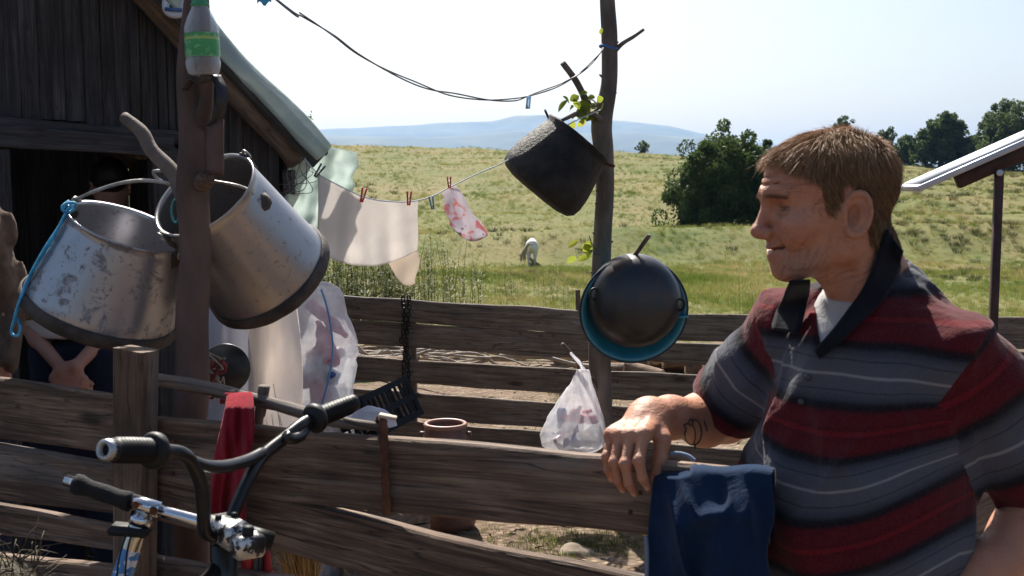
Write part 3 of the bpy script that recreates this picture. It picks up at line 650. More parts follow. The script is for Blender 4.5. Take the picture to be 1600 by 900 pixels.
# side and back walls and the roof slopes
RD = np.array([SB[0] - SA[0], SB[1] - SA[1], 0]) / np.linalg.norm(SB - SA); BK = np.array([-RD[1], RD[0], 0]); BK = BK if BK[1] > 0 else -BK
corner = sq(452, 400); corner[2] = 0; ev = sq(478, 246); evz = ev[2]
for i in range(12):
    o = corner + BK * (.12 + i * .21); vpost(shed, o + [0, 0, evz + .02], o - [0, 0, .05], .2, .018, w_shed, name='board', face=BK, wav=.003, n=6)
lc = corner - RD * 3.6
for i in range(12):
    o = lc + BK * (.12 + i * .21); vpost(shed, o + [0, 0, evz + .02], o - [0, 0, .05], .2, .018, w_shed, name='board', face=BK, wav=.003, n=6)
for i in range(18):
    o = corner + BK * 2.6 - RD * (.1 + i * .2); u = .1 + i * .2; vpost(shed, o + [0, 0, evz + 1.05 * min(u, 3.6 - u)], o - [0, 0, .05], .21, .018, w_shed, name='board', face=RD, wav=.003, n=6)
# roof plane: from the eave up along the slope
ea = sq(508, 242, -.16); ua = sq(330, 52, -.16); sl = (ua - ea); sl = sl / np.linalg.norm(sl); sl -= BK * (sl @ BK); sl /= np.linalg.norm(sl); nrm = np.cross(sl, BK); nrm = nrm if nrm[2] > 0 else -nrm
SLEN = 2.55
for i in range(13):
    c = ea + sl * (.1 + i * .2); board(shed, c - BK * .02, c + BK * 2.95, .198, .198, .02, w_shed, name='roof_board', n=4, wav=.002, up=sl)
pk = ea + sl * SLEN; sl2 = sl - 2 * RD * (sl @ RD); nl = -sl2; 
for i in range(13):
    c = pk + nl * (.1 + i * .2); board(shed, c - BK * .02, c + BK * 2.95, .198, .198, .02, w_shed, name='roof_board', n=4, wav=.002, up=nl)
off = nrm * -.075
for k, s in enumerate((.05, 1.4, 2.6)):
    a = ea + off + BK * (s) - sl * -.03; stickp = [a + sl * .02, a + sl * .5, a + sl * 1.2, a + sl * SLEN]
    stick('rafter', None, None, stickp, [.055, .05, .048, .045], w_raft, par=shed, n=10)
board(shed, ea + off * .4 - BK * .01, ea + off * .4 - BK * .01 + sl * SLEN, .10, .10, .02, w_shed, name='barge_board', n=8, up=nrm)
bk_ = ea + off + sl * .12
V, F = box((0, 0, 0), (.05, .07, .10), Matrix.Translation(Vector(sq(452, 284, -.02))) @ Matrix.Rotation(.1, 4, 'Z'), .004); obj('corner_block', V, F, w_shed, shed)
# the tarpaulin
tm = NT('pale_green_tarpaulin'); v = tm.coords(rnd=False); n = tm.noise(v, 7, 6); n2 = tm.noise(tm.coords(scale=(1, 1, 1), rnd=False), 2.2, 5, .6, .8)
c = tm.ramp(n2, [(.3, (.36, .46, .43)), (.5, (.52, .61, .58)), (.7, (.70, .77, .75))]); tm.fin(c, .45, 0, tm.bump(n, .5, .02))
tr = tm.node('BsdfTranslucent', Color=c); tp3 = tm.node('BsdfTransparent'); m1 = tm.node('MixShader', i0=.5); m2 = tm.node('MixShader', i0=.3)
tm.l.new(tm.b.outputs[0], m1.inputs[1]); tm.l.new(tr.outputs[0], m1.inputs[2]); tm.l.new(m1.outputs[0], m2.inputs[1]); tm.l.new(tp3.outputs[0], m2.inputs[2]); tm.l.new(m2.outputs[0], tm.out.inputs[0])
tarp = thing('tarpaulin', 'pale green plastic tarpaulin draped over the shed roof edge', 'tarpaulin', ea)
def tf(u, v):
    s = .02 + u * (SLEN + .1); rsd = nrm * (.035 + .012 * math.sin(s * 9)); edge = -BK * .05
    wob = .025 * float(fbm(np.array([[s * 7, v * 4, 1.0]]), 4, 6)[0])
    if v < .62:                                        # over the roof from the back to the verge
        t = 1 - v / .62; return ea + sl * s + BK * (t * 2.6 - .05) + rsd + nrm * wob
    t = (v - .62) / .38; dr = (.06 + .02 * min(1, s)) + .006 * math.sin(s * 4 + 1) + .004 * math.sin(s * 13)
    return ea + sl * s + edge - BK * (.03 * math.sin(t * 2.6)) + rsd * (1 - t) - nrm * dr * t * 1.0 + BK * (wob * t * 1.2 - .02 * t) + sl * (.03 * math.sin(s * 21) * t)
V, F = grid(tf, 60, 26); V, F = solid(V, F, .0015); obj('roof_cover', V, F, tm.m, tarp)
def hf(u, v):
    px = 434 + u * 122 + 6 * math.sin(v * 5) - 22 * v * u; py = 216 + (u * 22) + v * (134 - 40 * abs(u - .45)) ; wv = .035 * math.sin(u * 14 + v * 3) + .03 * float(fbm(np.array([[u * 4, v * 4, 2.0]]), 3, 7)[0])
    return P(px + 6 * float(vnoise(np.array([[v * 6, u * 4, 0]]), 5)[0]), py, 4.95 + .05 * v + wv)
V, F = grid(hf, 40, 30); V, F = solid(V, F, .0012); obj('hanging_flap', V, F, tm.m, tarp, label='wrinkled loose flap of the tarpaulin hanging below the eave')
wirem = simple('dull_wire', (.10, .10, .10), (.25, .24, .23), .5, .7, scale=30)
tw = thing('wire_tangle', 'tangle of loose wires hanging from the end of the rafter', 'wire', P(470, 255, 4.85))
for i in range(9):
    x = 462 + i * 2.2; V, F = tube(smooth_path([P(473 + r.normal() * 2, 246, 4.7), P(x + r.normal() * 8, 265, 4.8 + r.normal() * .03), P(x + r.normal() * 14, 285 + r.normal() * 8, 4.8), P(x - 6 + r.normal() * 16, 300 + r.normal() * 14, 4.8)], 5), .0016, 4); obj('wire', V, F, wirem, tw)
# ------------------------------------------------------------------ metals, cloth, plastic
def pailmat(name, tint, grime, amt, gcol=(.07, .052, .038)):
    t = NT(name); v = t.coords(); n = t.noise(v, 21, 9, .72, .6); f = t.noise(v, 60, 5, .7); big = t.noise(v, 3.5, 5)
    c = t.ramp(big, [(.3, tuple(x * .75 for x in tint)), (.7, tint)]); c = t.mix(t.ramp(big, [(.45, 0.0), (.72, .3)]), c, (.36, .27, .18))
    gm = t.ramp(n, [(grime, 0.0), (grime + .07, amt)]); gm2 = t.ramp(f, [(.60, 0.0), (.64, amt)])
    g = t.node('Math', _operation='MAXIMUM', i0=gm, i1=gm2).outputs[0]
    c = t.mix(g, c, gcol); rg = t.node('MapRange', Value=g, i3=.30, i4=.9).outputs[0]
    mt = t.node('MapRange', Value=g, i3=.72, i4=.1).outputs[0]
    t.fin(c, rg, mt, t.bump(n, .25, .003)); return t.m
pailA = pailmat('scuffed_aluminium', (.47, .475, .51), .54, .6); pailB = pailmat('stained_aluminium', (.40, .385, .385), .60, .5)
bandm = simple('brown_black_band', (.028, .020, .016), (.11, .085, .07), .75, scale=14, bump=.5)
wiresteel = simple('dull_steel', (.25, .23, .21), (.5, .48, .45), .45, .8, scale=20)
bluerope = simple('bright_blue_twine', (.03, .25, .48), (.10, .48, .75), .65, scale=60, bump=.4)
def ropeV(pts, r=.003, n=6, k=6): return tube(smooth_path(pts, k), r, n)
# bucket post
QY = 2.58
bp = thing('tree_post', 'forked tree trunk post in front of the shed carrying the buckets', 'post', P(298, 1500, QY))
pp = smooth_path([np.array([*P(298, 640, QY)[:2], -.1]), P(296, 760, QY), P(297, 640, QY), P(300, 480, QY), P(304, 360, QY), P(304, 240, QY), P(297, 130, QY), P(298, 60, QY), P(306, -10, QY), P(310, -120, QY)], 7)
pr = np.interp(np.arange(len(pp)), np.linspace(0, len(pp) - 1, 10), np.array([29, 28, 27, 25, 24, 26, 23, 18, 17, 15]) * QY / FPX) * (1 + .05 * vnoise(pp * 9, 7))
V, F = tube(pp + .005 * np.stack([vnoise(pp * 7 + 5, 1), vnoise(pp * 7, 2), pp[:, 0] * 0], -1), pr, 16); obj('trunk', V, F, redbark, bp)
stick('branch', None, None, [P(292, 318, QY + .02), P(272, 272, QY + .05), P(238, 235, QY + .08), P(222, 205, QY + .1), P(194, 182, QY + .12)], [.022, .018, .016, .016, .013], trunkm, par=bp, n=11)
stick('branch', None, None, [P(312, 200, QY - .01), P(322, 140, QY - .045), P(321, 60, QY - .055), P(320, -40, QY - .05)], [.019, .015, .012, .009], redbark, par=bp, n=9)
V, F = tube([P(316, 285, QY - .03), P(322, 282, QY - .062)], [.022, .019], 10); obj('sawn_knot', V, F, w_post, bp)
# brown plate and strap nailed to the post
V, F = grid(lambda u, v: P(322 + u * 28, 192 + v * 82 - 6 * (u > .8) * (v < .05), QY - .04 - .03 * math.sin(u * 1.7)), 8, 10); V, F = solid(V, F, .004)
obj('metal_plate', V, F, simple('brown_painted_tin', (.07, .035, .026), (.14, .075, .06), .55, .2, scale=12), None, label='brown tin plate nailed to the bucket post below the bottle', cat='plate')
st = thing('leather_strap', 'dark leather strap looped on the post under the bottle', 'strap', P(330, 195, QY - .05))
def strap_(pts, w):
    p = smooth_path(pts, 6); return solid(*grid(lambda u, v: p[min(len(p) - 1, int(round(u * (len(p) - 1))))] + np.array([(v - .5) * w, (v - .5) * .01, 0]), len(p), 3), .003)
obj('loop', *strap_([P(336, 118, QY - .05), P(346, 140, QY - .07), P(346, 165, QY - .075), P(336, 190, QY - .06), P(322, 194, QY - .055)], .022), simple('black_leather', (.015, .013, .013), (.05, .045, .045), .45), st)
obj('end', *strap_([P(288, 140, QY - .055), P(300, 124, QY - .065), P(314, 128, QY - .07), P(326, 120, QY - .075)], .012), simple('brown_leather', (.04, .025, .018), (.10, .07, .05), .55), st)
# buckets
def pail(name, label, C, axis, rr, rb, L, mat, seed, lugs):
    A = Vector(axis).normalized(); M = Matrix.Translation(Vector(C)) @ Vector((0, 0, 1)).rotation_difference(A).to_matrix().to_4x4()      # local z = towards the rim, origin at the base centre
    t = thing(name, label, 'bucket', C, 'buckets hanging on the tree post'); r = np.random.default_rng(seed)
    prof = [(0, .012), (rb * .93, .012), (rb * .985, .016), (rb, .03)] + [(rb + (rr - rb) * u, .03 + (L - .03) * u) for u in np.linspace(.1, 1, 10)]
    lip = [(rr + .004, L + .002), (rr + .0045, L - .003), (rr + .002, L - .006)]
    inn = [(rr - .0025, L - .001)] + [(rb + (rr - rb) * u - .004, .03 + (L - .03) * u) for u in np.linspace(.95, .05, 10)] + [(rb * .9, .03), (0, .028)]
    V, F = lathe(prof[:-1] + [(rr + .001, L - .007)] + lip[::-1] + inn, 64)
    d = 1 + .012 * fbm(np.concatenate([V[:, :2] * 14, V[:, 2:] * 8], 1), 2, seed); V[:, :2] *= d[:, None]
    obj('shell', xf(V, M), F, mat, t, M)
    V, F = lathe([(rb + .002, .030), (rb + .007, .027), (rb + .009, .004), (rb + .003, -.004), (rb * .9, -.003), (rb * .9, .004)], 64); V[:, :2] *= (1 + .01 * vnoise(V * 30, seed))[:, None]; obj('base_band', xf(V, M), F, bandm, t, M)
    V, F = tube([(rb + .0005 + (rr - rb) * u, 0, .03 + (L - .03) * u) for u in np.linspace(0.05, .97, 8)], .0025, 5)
    Ms = M @ Matrix.Rotation(lugs[2], 4, 'Z'); obj('seam', xf(V, Ms), F, mat, t, M)
    for a in lugs[:2]:
        Ml = M @ Matrix.Rotation(a, 4, 'Z'); V, F = box((rr + .005, 0, L - .02), (.008, .034, .05), Ml, .003); lg = obj('lug', V, F, bandm, t, M)
        V, F = tube([(rr + .012, .012 * math.sin(q), L - .004 + .012 * math.cos(q)) for q in np.linspace(0, 6.28, 14)[:-1]], .003, 6, closed=True); obj('ring', xf(V, Ml), F, wiresteel, lg)
    return t, M, rr, L
aL = np.array([.38, -.16, .90]); CL = P(153, 492, 2.74)
b1, M1, r1, L1 = pail('metal_bucket', 'scuffed metal bucket on the left with blue twine tied to its handle', CL, aL, .135, .178, .235, pailA, 3, (R(168), R(-12), R(215)))
aR = np.array([-.38, -.60, .70]); CR = P(424, 434, 2.86)
b2, M2, r2, L2 = pail('metal_bucket', 'tilted brownish metal bucket hanging right of the post', CR, aR, .128, .158, .30, pailB, 4, (R(40), R(-140), R(80)))
lp = lambda M, r, L, a: np.array((M @ Vector(((r + .012) * math.cos(a), (r + .012) * math.sin(a), L))))
h0 = lp(M1, r1, L1, R(168)); V, F = ropeV([h0, P(150, 298, 2.66), P(195, 285, 2.62), P(240, 283, 2.61), P(285, 296, 2.63), P(300, 345, 2.7), lp(M1, r1, L1, R(-12))], .0042, 8); obj('handle', V, F, wiresteel, b1)
h2 = P(403, 302, 2.66); V, F = ropeV([h2, P(370, 290, 2.62), P(328, 282, 2.63), P(290, 270, 2.66), P(262, 268, 2.66), P(240, 268, 2.68), P(250, 282, 2.7), P(285, 300, 2.72), P(300, 330, 2.74)], .0038, 8); obj('handle', V, F, wiresteel, b2)
V, F = lathe([(0, .012), (.017, .010), (.024, 0), (.017, -.010), (0, -.012)], 10, Matrix.Translation(Vector(P(409, 316, 2.665))) @ Matrix.Rotation(R(70), 4, 'X')); V = V + .003 * np.stack([vnoise(V * 90 + k * 7, 2) for k in range(3)], -1); obj('clamp', V, F, bandm, b2)
tw2 = thing('blue_twine', 'bright blue twine dangling from the left bucket', 'twine', h0)
for i, ps in enumerate(([(108, 322), (98, 345), (72, 385), (52, 420), (38, 450), (28, 480), (22, 500), (18, 520), (28, 524), (32, 510), (24, 492)], [(112, 318), (102, 335), (84, 370), (58, 412), (44, 440), (30, 472), (22, 498)], [(98, 326), (104, 318), (118, 318), (112, 330), (100, 330), (98, 322), (108, 314)])):
    V, F = ropeV([P(x, y, 2.62 + .01 * math.sin(k * 2 + i)) for k, (x, y) in enumerate(ps)], .0036, 6); obj('strand', V, F, bluerope, tw2)
V, F = ropeV([P(274 + 6 * math.cos(a), 330 + 18 * math.sin(a), 2.68) for a in np.linspace(0, 9, 14)], .0028, 6); obj('twine_loop', V, F, simple('teal_twine', (.02, .14, .15), (.06, .3, .3), .6), None, label='teal twine loop hanging behind the left bucket by the post', cat='twine')
# plastic bottle stuck on the upright branch
pet = NT('clear_plastic'); pet.fin((.8, .84, .86), .12); pet.b.inputs['Specular IOR Level'].default_value = .7; _tq = pet.node('BsdfTransparent', Color=(.93, .95, .96, 1)); _lw = pet.node('LayerWeight', Blend=.35); _ms = pet.node('MixShader', i0=pet.node('MapRange', Value=_lw.outputs['Facing'], i3=.18, i4=.75).outputs[0]); pet.l.new(_tq.outputs[0], _ms.inputs[1]); pet.l.new(pet.b.outputs[0], _ms.inputs[2]); pet.l.new(_ms.outputs[0], pet.out.inputs[0])
bt = thing('plastic_bottle', 'clear plastic bottle with a green label slipped over the branch atop the bucket post', 'bottle', P(319, 118, QY - .055))
Mb = frame(P(318.5, 118, QY - .055), (1, 0, .03), (.03, 0, 1)); k = QY / FPX
prof = [(0, 2), (16, 0), (22, 3), (25, 12), (25.5, 20), (24.5, 24), (25, 28), (25, 62), (25.5, 66), (25, 72), (20, 86), (14, 98), (11.5, 106), (11, 112)]
V, F = lathe([(a * k, b * k) for a, b in prof], 36); a = np.arctan2(V[:, 1], V[:, 0]); V[:, :2] *= (1 + .02 * np.sin(a * 6) * (V[:, 2] < 22 * k))[:, None]; obj('bottle_body', xf(V, Mb), F, pet.m, bt, Mb)
lm = NT('green_bottle_label'); tc = lm.node('TexCoord').outputs['Object']; sp_ = lm.node('SeparateXYZ', Vector=tc); nz = lm.noise(tc, 55, 4)
stripe = lm.ramp(lm.node('MapRange', Value=sp_.outputs[2], i1=22 * k, i2=62 * k).outputs[0], [(0, (.45, .75, .62)), (.16, (.06, .34, .10)), (.2, (.05, .30, .08)), (.74, (.06, .33, .09)), (.78, (.45, .50, .08)), (.9, (.06, .30, .08))])
lm.fin(lm.mix(lm.ramp(nz, [(.52, 0.0), (.56, .5)]), stripe, (.30, .58, .30)), .4)
V, F = lathe([(25.6 * k, 27 * k), (25.9 * k, 30 * k), (25.9 * k, 60 * k), (25.6 * k, 62 * k)], 36, None); obj('label', xf(V, Mb), F, lm.m, bt, Mb)
V, F = lathe([(11.5 * k, 101 * k), (14 * k, 103 * k), (14 * k, 106 * k), (12.2 * k, 107 * k), (12.2 * k, 116 * k), (10 * k, 116 * k)], 24, Mb); obj('neck_ring', V, F, simple('green_plastic', (.04, .22, .09), (.07, .3, .13), .4), bt)
# white and blue saw handle hung from the shed verge
sY = sq(268, 24, -.235)[1]
sh = thing('saw_handle', 'white and blue plastic tool handle hanging from the shed roof', 'tool', P(268, 24, sY))
V, F = tube(smooth_path([P(262, -12, sY), P(259, 12, sY), P(268, 22, sY), P(284, 20, sY), P(288, 0, sY), P(284, -20, sY), P(262, -12, sY)], 5), .015, 8); obj('grip', V, F, simple('white_plastic', (.55, .57, .62), (.7, .72, .76), .35), sh)
V, F = tube([P(258, 14, sY - .02), P(284, 16, sY - .02)], .007, 8); obj('trim', V, F, simple('blue_plastic', (.05, .12, .3), (.08, .2, .45), .4), sh)

# ------------------------------------------------------------------ washing line
def clothm(name, c1, c2, trans=.35, scale=3, bump=.3, extra=None):
    t = NT(name); v = t.coords(); n = t.noise(v, scale, 6); c = t.ramp(n, [(.35, c1), (.65, c2)])
    if extra: c = extra(t, v, c)
    wv = t.noise(v, 320, 2); cw = t.noise(v, 21, 6, .62, .8); t.fin(c, .95, 0, t.bump(wv, bump, .001, t.bump(cw, .45, .012)), Specular_IOR_Level=.05, Sheen_Weight=.08)
    tr = t.node('BsdfTranslucent', Color=c); ms = t.node('MixShader', i0=trans); t.l.new(t.b.outputs[0], ms.inputs[1]); t.l.new(tr.outputs[0], ms.inputs[2]); t.l.new(ms.outputs[0], t.out.inputs[0]); return t.m
LY = lambda px: np.interp(px, [490, 700, 940], [4.66, 5.12, 5.5])
linep = [(476, 248), (498, 272), (530, 290), (567, 307), (600, 314), (640, 315), (672, 308), (700, 294), (745, 272), (790, 252), (840, 222), (885, 196), (912, 183), (938, 172)]
V, F = ropeV([P(x, y, LY(x)) for x, y in linep], .0026, 6, 5); obj('washing_line', V, F, simple('pale_blue_cord', (.35, .42, .5), (.6, .66, .72), .7), None, label='thin pale cord washing line sagging from the shed to the trunk pole', cat='rope')
lx = np.array([p[0] for p in linep]); ly = np.array([p[1] for p in linep])
def hang(px0, px1, bl, br, bm, fold, seed, push=0.0, nu=40, nv=30, side=0):
    def f(u, v):
        x = px0 + (px1 - px0) * u; y0 = np.interp(x, lx, ly) + 1; yb = bl * (1 - u) + br * u + bm * math.sin(math.pi * u)
        w = fold * (v ** .7) * (math.sin(u * 17 + seed) + .6 * math.sin(u * 31 + 2 * seed)) + .02 * v * float(fbm(np.array([[u * 3, v * 2, seed]]), 3, seed)[0])
        xx = x + side * v ** 1.2 + 3 * math.sin(v * 4 + u * 5) * v
        return P(xx, y0 + (yb - y0) * v, LY(x) + push * v + w)
    return grid(f, nu, nv)
linen = clothm('unbleached_linen', (.74, .70, .67), (.83, .80, .77), .55)
V, F = hang(497, 653, 392, 392, 24, .014, 2.0, .02, 50, 30, -3); V, F = solid(V, F, .002); obj('linen_cloth', V, F, linen, None, label='off white linen cloth pegged on the washing line', cat='cloth')
def f2(u, v):
    x = 590 + 62 * u; y0 = 388 + 4 * u; yb = 405 + 34 * u - 14 * math.sin(u * 6); return P(x + 4 * math.sin(v * 5) - 10 * v * (1 - u), y0 + (yb - y0) * v, 5.04 + .012 * math.sin(u * 14) * v + .02 * v)
V, F = grid(f2, 24, 20); V, F = solid(V, F, .002); obj('linen_cloth', V, F, clothm('cream_linen', (.62, .55, .48), (.75, .68, .6), .5), None, label='cream cloth tail showing below the large linen cloth', cat='cloth')
def prnt(t, v, c):
    n = t.noise(v, 13, 3, .5, 1.2); m = t.ramp(n, [(.56, 0.0), (.60, 1.0)]); c = t.mix(m, c, (.80, .42, .40)); n2 = t.noise(v, 21, 3, .5); return t.mix(t.ramp(n2, [(.64, 0.0), (.67, 1.0)]), c, (.25, .2, .3))
def f3(u, v):
    a = np.array([690, 302]) * (1 - u) + np.array([712, 290]) * u; b = np.array([702, 352]) * (1 - u) + np.array([762, 365]) * u; p = a + (b - a) * v + np.array([0, 18]) * math.sin(u * 3.0) * v ** 3
    return P(p[0] + 2 * math.sin(v * 9), p[1], 5.12 + .02 * math.sin(u * 9 + v * 4) * v - .05 * v)
V, F = grid(f3, 24, 24); V, F = solid(V, F, .0018); obj('print_cloth', V, F, clothm('red_printed_cotton', (.72, .66, .68), (.84, .8, .82), .5, extra=prnt), None, label='small white handkerchief with red print blowing on the washing line', cat='cloth')
def peg(px, py, tilt, mat, label, Y, s=1.0, dn=False):
    t = thing('clothes_peg', label, 'peg', P(px, py, Y), 'pegs on the washing line'); c = P(px, py, Y)
    for k in (-1, 1):
        M = Matrix.Translation(Vector(c)) @ Matrix.Rotation(R(tilt), 4, 'Y') @ Matrix.Rotation(R(5 * k), 4, 'Y'); V, F = box((k * .006 * s, 0, .004), (.007 * s, .011, .062 * s), M, .0015); obj('jaw', V, F, mat, t)
    V, F = tube([c + np.array([.008 * math.cos(a), -.007, .008 * math.sin(a)]) for a in np.linspace(0, 6.28, 10)[:-1]], .0018, 5, closed=True); obj('spring', V, F, wiresteel, t)
redp = simple('red_peg_plastic', (.5, .012, .02), (.62, .02, .03), .35, bump=.05); tealp = simple('teal_peg_plastic', (.03, .16, .17), (.06, .25, .28), .4, bump=.05)
peg(567, 306, 14, redp, 'red clothes peg left of centre on the large linen cloth', 4.82); peg(639, 311, 3, redp, 'red clothes peg at the right end of the large linen cloth', 4.97)
peg(702, 286, -2, redp, 'red clothes peg holding the small printed handkerchief', 5.1, .85); peg(498, 268, 35, simple('dark_green_peg', (.015, .06, .06), (.03, .1, .1), .4), 'dark green clothes peg by the tarpaulin flap', 4.67); peg(675, 318, -8, simple('blue_peg_plastic', (.06, .22, .38), (.1, .32, .48), .4), 'blue clothes peg hanging alone between the cloths', 5.05, .95)
# overhead twisted wire
wp_ = [(428, -4), (470, 22), (520, 55), (560, 85), (620, 118), (670, 138), (710, 149), (760, 156), (800, 155), (826, 150), (870, 135), (905, 115), (930, 92), (943, 76)]
wt = thing('overhead_wire', 'twisted wire sagging overhead from the roof to the trunk pole', 'wire', P(800, 155, 4.9))
WY = lambda px: np.interp(px, [428, 943], [4.2, 5.57]); we = pk - BK * .05 + np.array([0, 0, .02]); base = smooth_path([we, we * .5 + P(428, -4, 4.2) * .5 - [0, 0, .03]] + [P(x, y, WY(x)) for x, y in wp_], 9)
for k in range(2):
    th = np.linspace(0, 26, len(base)) + math.pi * k; wob = .006 + .005 * vnoise(base * 3, k + 2); V, F = tube(base + np.stack([0 * th, np.cos(th) * wob, np.sin(th) * wob], -1), .0032, 5); obj('strand', V, F, wirem, wt)
V, F = solid(*grid(lambda u, v: P(823 + u * 7 - 2 * v, 150 + v * 20, 5.2 + .01 * math.sin(u * 6)), 4, 5), .001); obj('rag_tie', V, F, clothm('pale_blue_rag', (.4, .55, .7), (.5, .65, .8)), wt)
V, F = tube([P(951 + 0 * a, 72 - 3 * math.sin(a), PY) + np.array([.042 * math.cos(a), .042 * math.sin(a), .008 * math.sin(2 * a)]) for a in np.linspace(0, 6.28, 24)[:-1]], .006, 6, closed=True); obj('blue_tie', V, F, simple('blue_rope', (.02, .10, .3), (.05, .2, .5), .6), None, label='blue cord tied round the trunk pole near its top', cat='cord')
V, F = solid(*grid(lambda u, v: P(402 + u * 22, -14 + v * 20 - 4 * math.sin(u * 9), 4.2), 8, 5), .003); obj('blue_knot', V, F, bluerope, None, label='blue knotted end of the overhead wire at the roof', cat='knot')

# ------------------------------------------------------------------ pots on the trunk pole
soot = simple('sooty_cast_iron', (.007, .006, .006), (.034, .029, .026), .62, .2, scale=12, bump=1.0, bdist=.012, spec=.35)
ca = np.array([.635, .03, .77]); cc = P(826, 273, 5.35)
ct = thing('black_cauldron', 'sooty black cauldron hanging tilted from a branch of the trunk pole', 'cauldron', cc)
Mc = Matrix.Translation(Vector(P(869, 260, 5.36))) @ Vector((0, 0, 1)).rotation_difference(Vector(ca)).to_matrix().to_4x4(); k = 5.36 / FPX
prof = [(0, -54), (46, -53), (62, -49), (70, -41), (72, -28), (70, -8), (64, 20), (58, 42), (56, 48), (59, 53), (59, 56), (55, 56), (53, 46), (59, 20), (65, -8), (66, -34), (52, -46), (0, -48)]
V, F = lathe([(a * k, b * k) for a, b in prof], 56); V += .0025 * fbm(V * 30, 3, 2)[:, None]; obj('pot', xf(V, Mc), F, soot, ct, Mc)
for a, s in ((R(172), 1), (R(-8), 1)):
    Ml = Mc @ Matrix.Rotation(a, 4, 'Z'); V, F = tube([(56 * k + .020 * (1 - math.cos(q)), .020 * math.sin(q), 50 * k + .010 * (1 - math.cos(q))) for q in np.linspace(0, 6.28, 18)[:-1]], .0055, 7, closed=True); obj('ring_handle', xf(V, Ml), F, rust if a < 0 else soot, ct)
# enamel basin with a black pan inside it
enam = simple('blue_enamel', (.02, .16, .24), (.05, .28, .38), .22, scale=5, bump=.08, spec=.6); enamd = simple('dark_blue_enamel', (.006, .014, .03), (.012, .026, .045), .2, scale=5, bump=.05, spec=.6)
ba = np.array([.05, -.985, -.16]); bc = P(989, 483, 5.43); Mk = Matrix.Translation(Vector(bc)) @ Vector((0, 0, 1)).rotation_difference(Vector(ba)).to_matrix().to_4x4(); k = 5.43 / FPX
bs = thing('enamel_basin', 'blue enamel basin hung on the trunk pole behind the black pan', 'basin', bc)
V, F = lathe([(a * k, b * k) for a, b in [(0, -34), (48, -34), (60, -26), (74, 4), (79, 10), (85, 11), (85, 8), (80, 6), (75, 0), (62, -30), (49, -38), (0, -38)]], 56, Mk); obj('bowl', V, F, enam, bs)
V, F = tube([xf(np.array([[84.5 * k * math.cos(a), 84.5 * k * math.sin(a), 10 * k]]), Mk)[0] for a in np.linspace(0, 6.283, 57)[:-1]], .0055, 6, closed=True); obj('rim', V, F, enamd, bs)
V, F = box((0, 0, 0), (.06, .03, .012), Matrix.Translation(Vector(P(1066, 495, 5.4))), .004); obj('lug', V, F, enam, bs)
pn = thing('black_pan', 'round black pan hung bottom outward inside the blue basin', 'pan', bc)
Mp = Matrix.Translation(Vector(P(993, 470, 5.36))) @ Vector((0, 0, 1)).rotation_difference(Vector((.02, -.97, .1))).to_matrix().to_4x4(); k = 5.36 / FPX
pm_ = NT('burnt_black_pan'); v = pm_.coords(rnd=False); n = pm_.noise(v, 9, 6); sp2 = pm_.node('SeparateXYZ', Vector=v); bn = pm_.ramp(n, [(.5, 0.0), (.66, .8)])
pm_.fin(pm_.mix(bn, (.010, .011, .014), (.045, .022, .013)), pm_.node('MapRange', Value=n, i3=.2, i4=.5).outputs[0], 0, pm_.bump(pm_.noise(v, 40, 4), .12, .003)); pm_.b.inputs['Specular IOR Level'].default_value = .6
V, F = lathe([(a * k, b * k) for a, b in [(0, 37), (28, 36), (50, 31), (64, 20), (71, 6), (74, -6), (75, -14), (73, -15), (69, -4), (59, 14), (43, 26), (0, 32)]], 56, Mp); obj('bowl', V, F, pm_.m, pn)
for s, ang in ((-1, R(172)), (1, R(-4))):
    Ml = Mp @ Matrix.Rotation(ang, 4, 'Z'); V, F = tube(smooth_path([(55 * k, -.022, 8 * k), (70 * k, -.024, 18 * k), (74 * k, 0, 20 * k), (70 * k, .024, 18 * k), (55 * k, .022, 8 * k)], 6), .0055, 7); obj('handle', xf(V, Ml), F, blackiron, pn)

# ------------------------------------------------------------------ bags of bottles
film = NT('thin_clear_bag'); v = film.coords(rnd=False); n = film.noise(v, 16, 5, .6, .5); film.fin((.85, .85, .87), .25, 0, film.bump(n, .6, .012)); film.b.inputs['Specular IOR Level'].default_value = .6
tl = film.node('BsdfTranslucent', Color=(.86, .86, .88, 1)); tq = film.node('BsdfTransparent', Color=(.93, .93, .95, 1)); m1 = film.node('MixShader', i0=.5); m2 = film.node('MixShader')
film.l.new(film.b.outputs[0], m1.inputs[1]); film.l.new(tl.outputs[0], m1.inputs[2]); film.l.new(m1.outputs[0], m2.inputs[1]); film.l.new(tq.outputs[0], m2.inputs[2]); film.l.new(film.node('MapRange', Value=n, i1=.3, i2=.7, i3=.30, i4=.58).outputs[0], m2.inputs[0]); film.l.new(m2.outputs[0], film.out.inputs[0])
pinkm = [simple('pink_wrapper', (.55, .12, .16), (.7, .2, .24), .4), simple('pale_pink_bottle', (.62, .36, .36), (.75, .5, .5), .35), simple('pale_blue_bottle', (.42, .5, .66), (.6, .68, .8), .35), simple('white_bottle', (.7, .7, .72), (.8, .8, .82), .35), simple('dark_blue_wrapper', (.05, .09, .25), (.1, .15, .35), .4)]
def bottle(c, d, mat, label, group, s=1.0, seed=0):
    r_ = np.random.default_rng(seed); M = frame(c, d, (.1, .3, 1)) @ Matrix.Rotation(R(90), 4, 'Y'); V, F = lathe([(0, -.1), (.028, -.098), (.034, -.085), (.034, -.02), (.030, 0), (.034, .02), (.033, .05), (.014, .095), (.013, .115), (0, .116)], 14)
    V = V * s; V[:, 0] *= .8; V += .006 * np.stack([vnoise(V * 30 + 9 * k, seed) for k in range(3)], -1); return obj('plastic_bottle', xf(V, M), F, mat, None, M, label=label, cat='bottle', group=group)
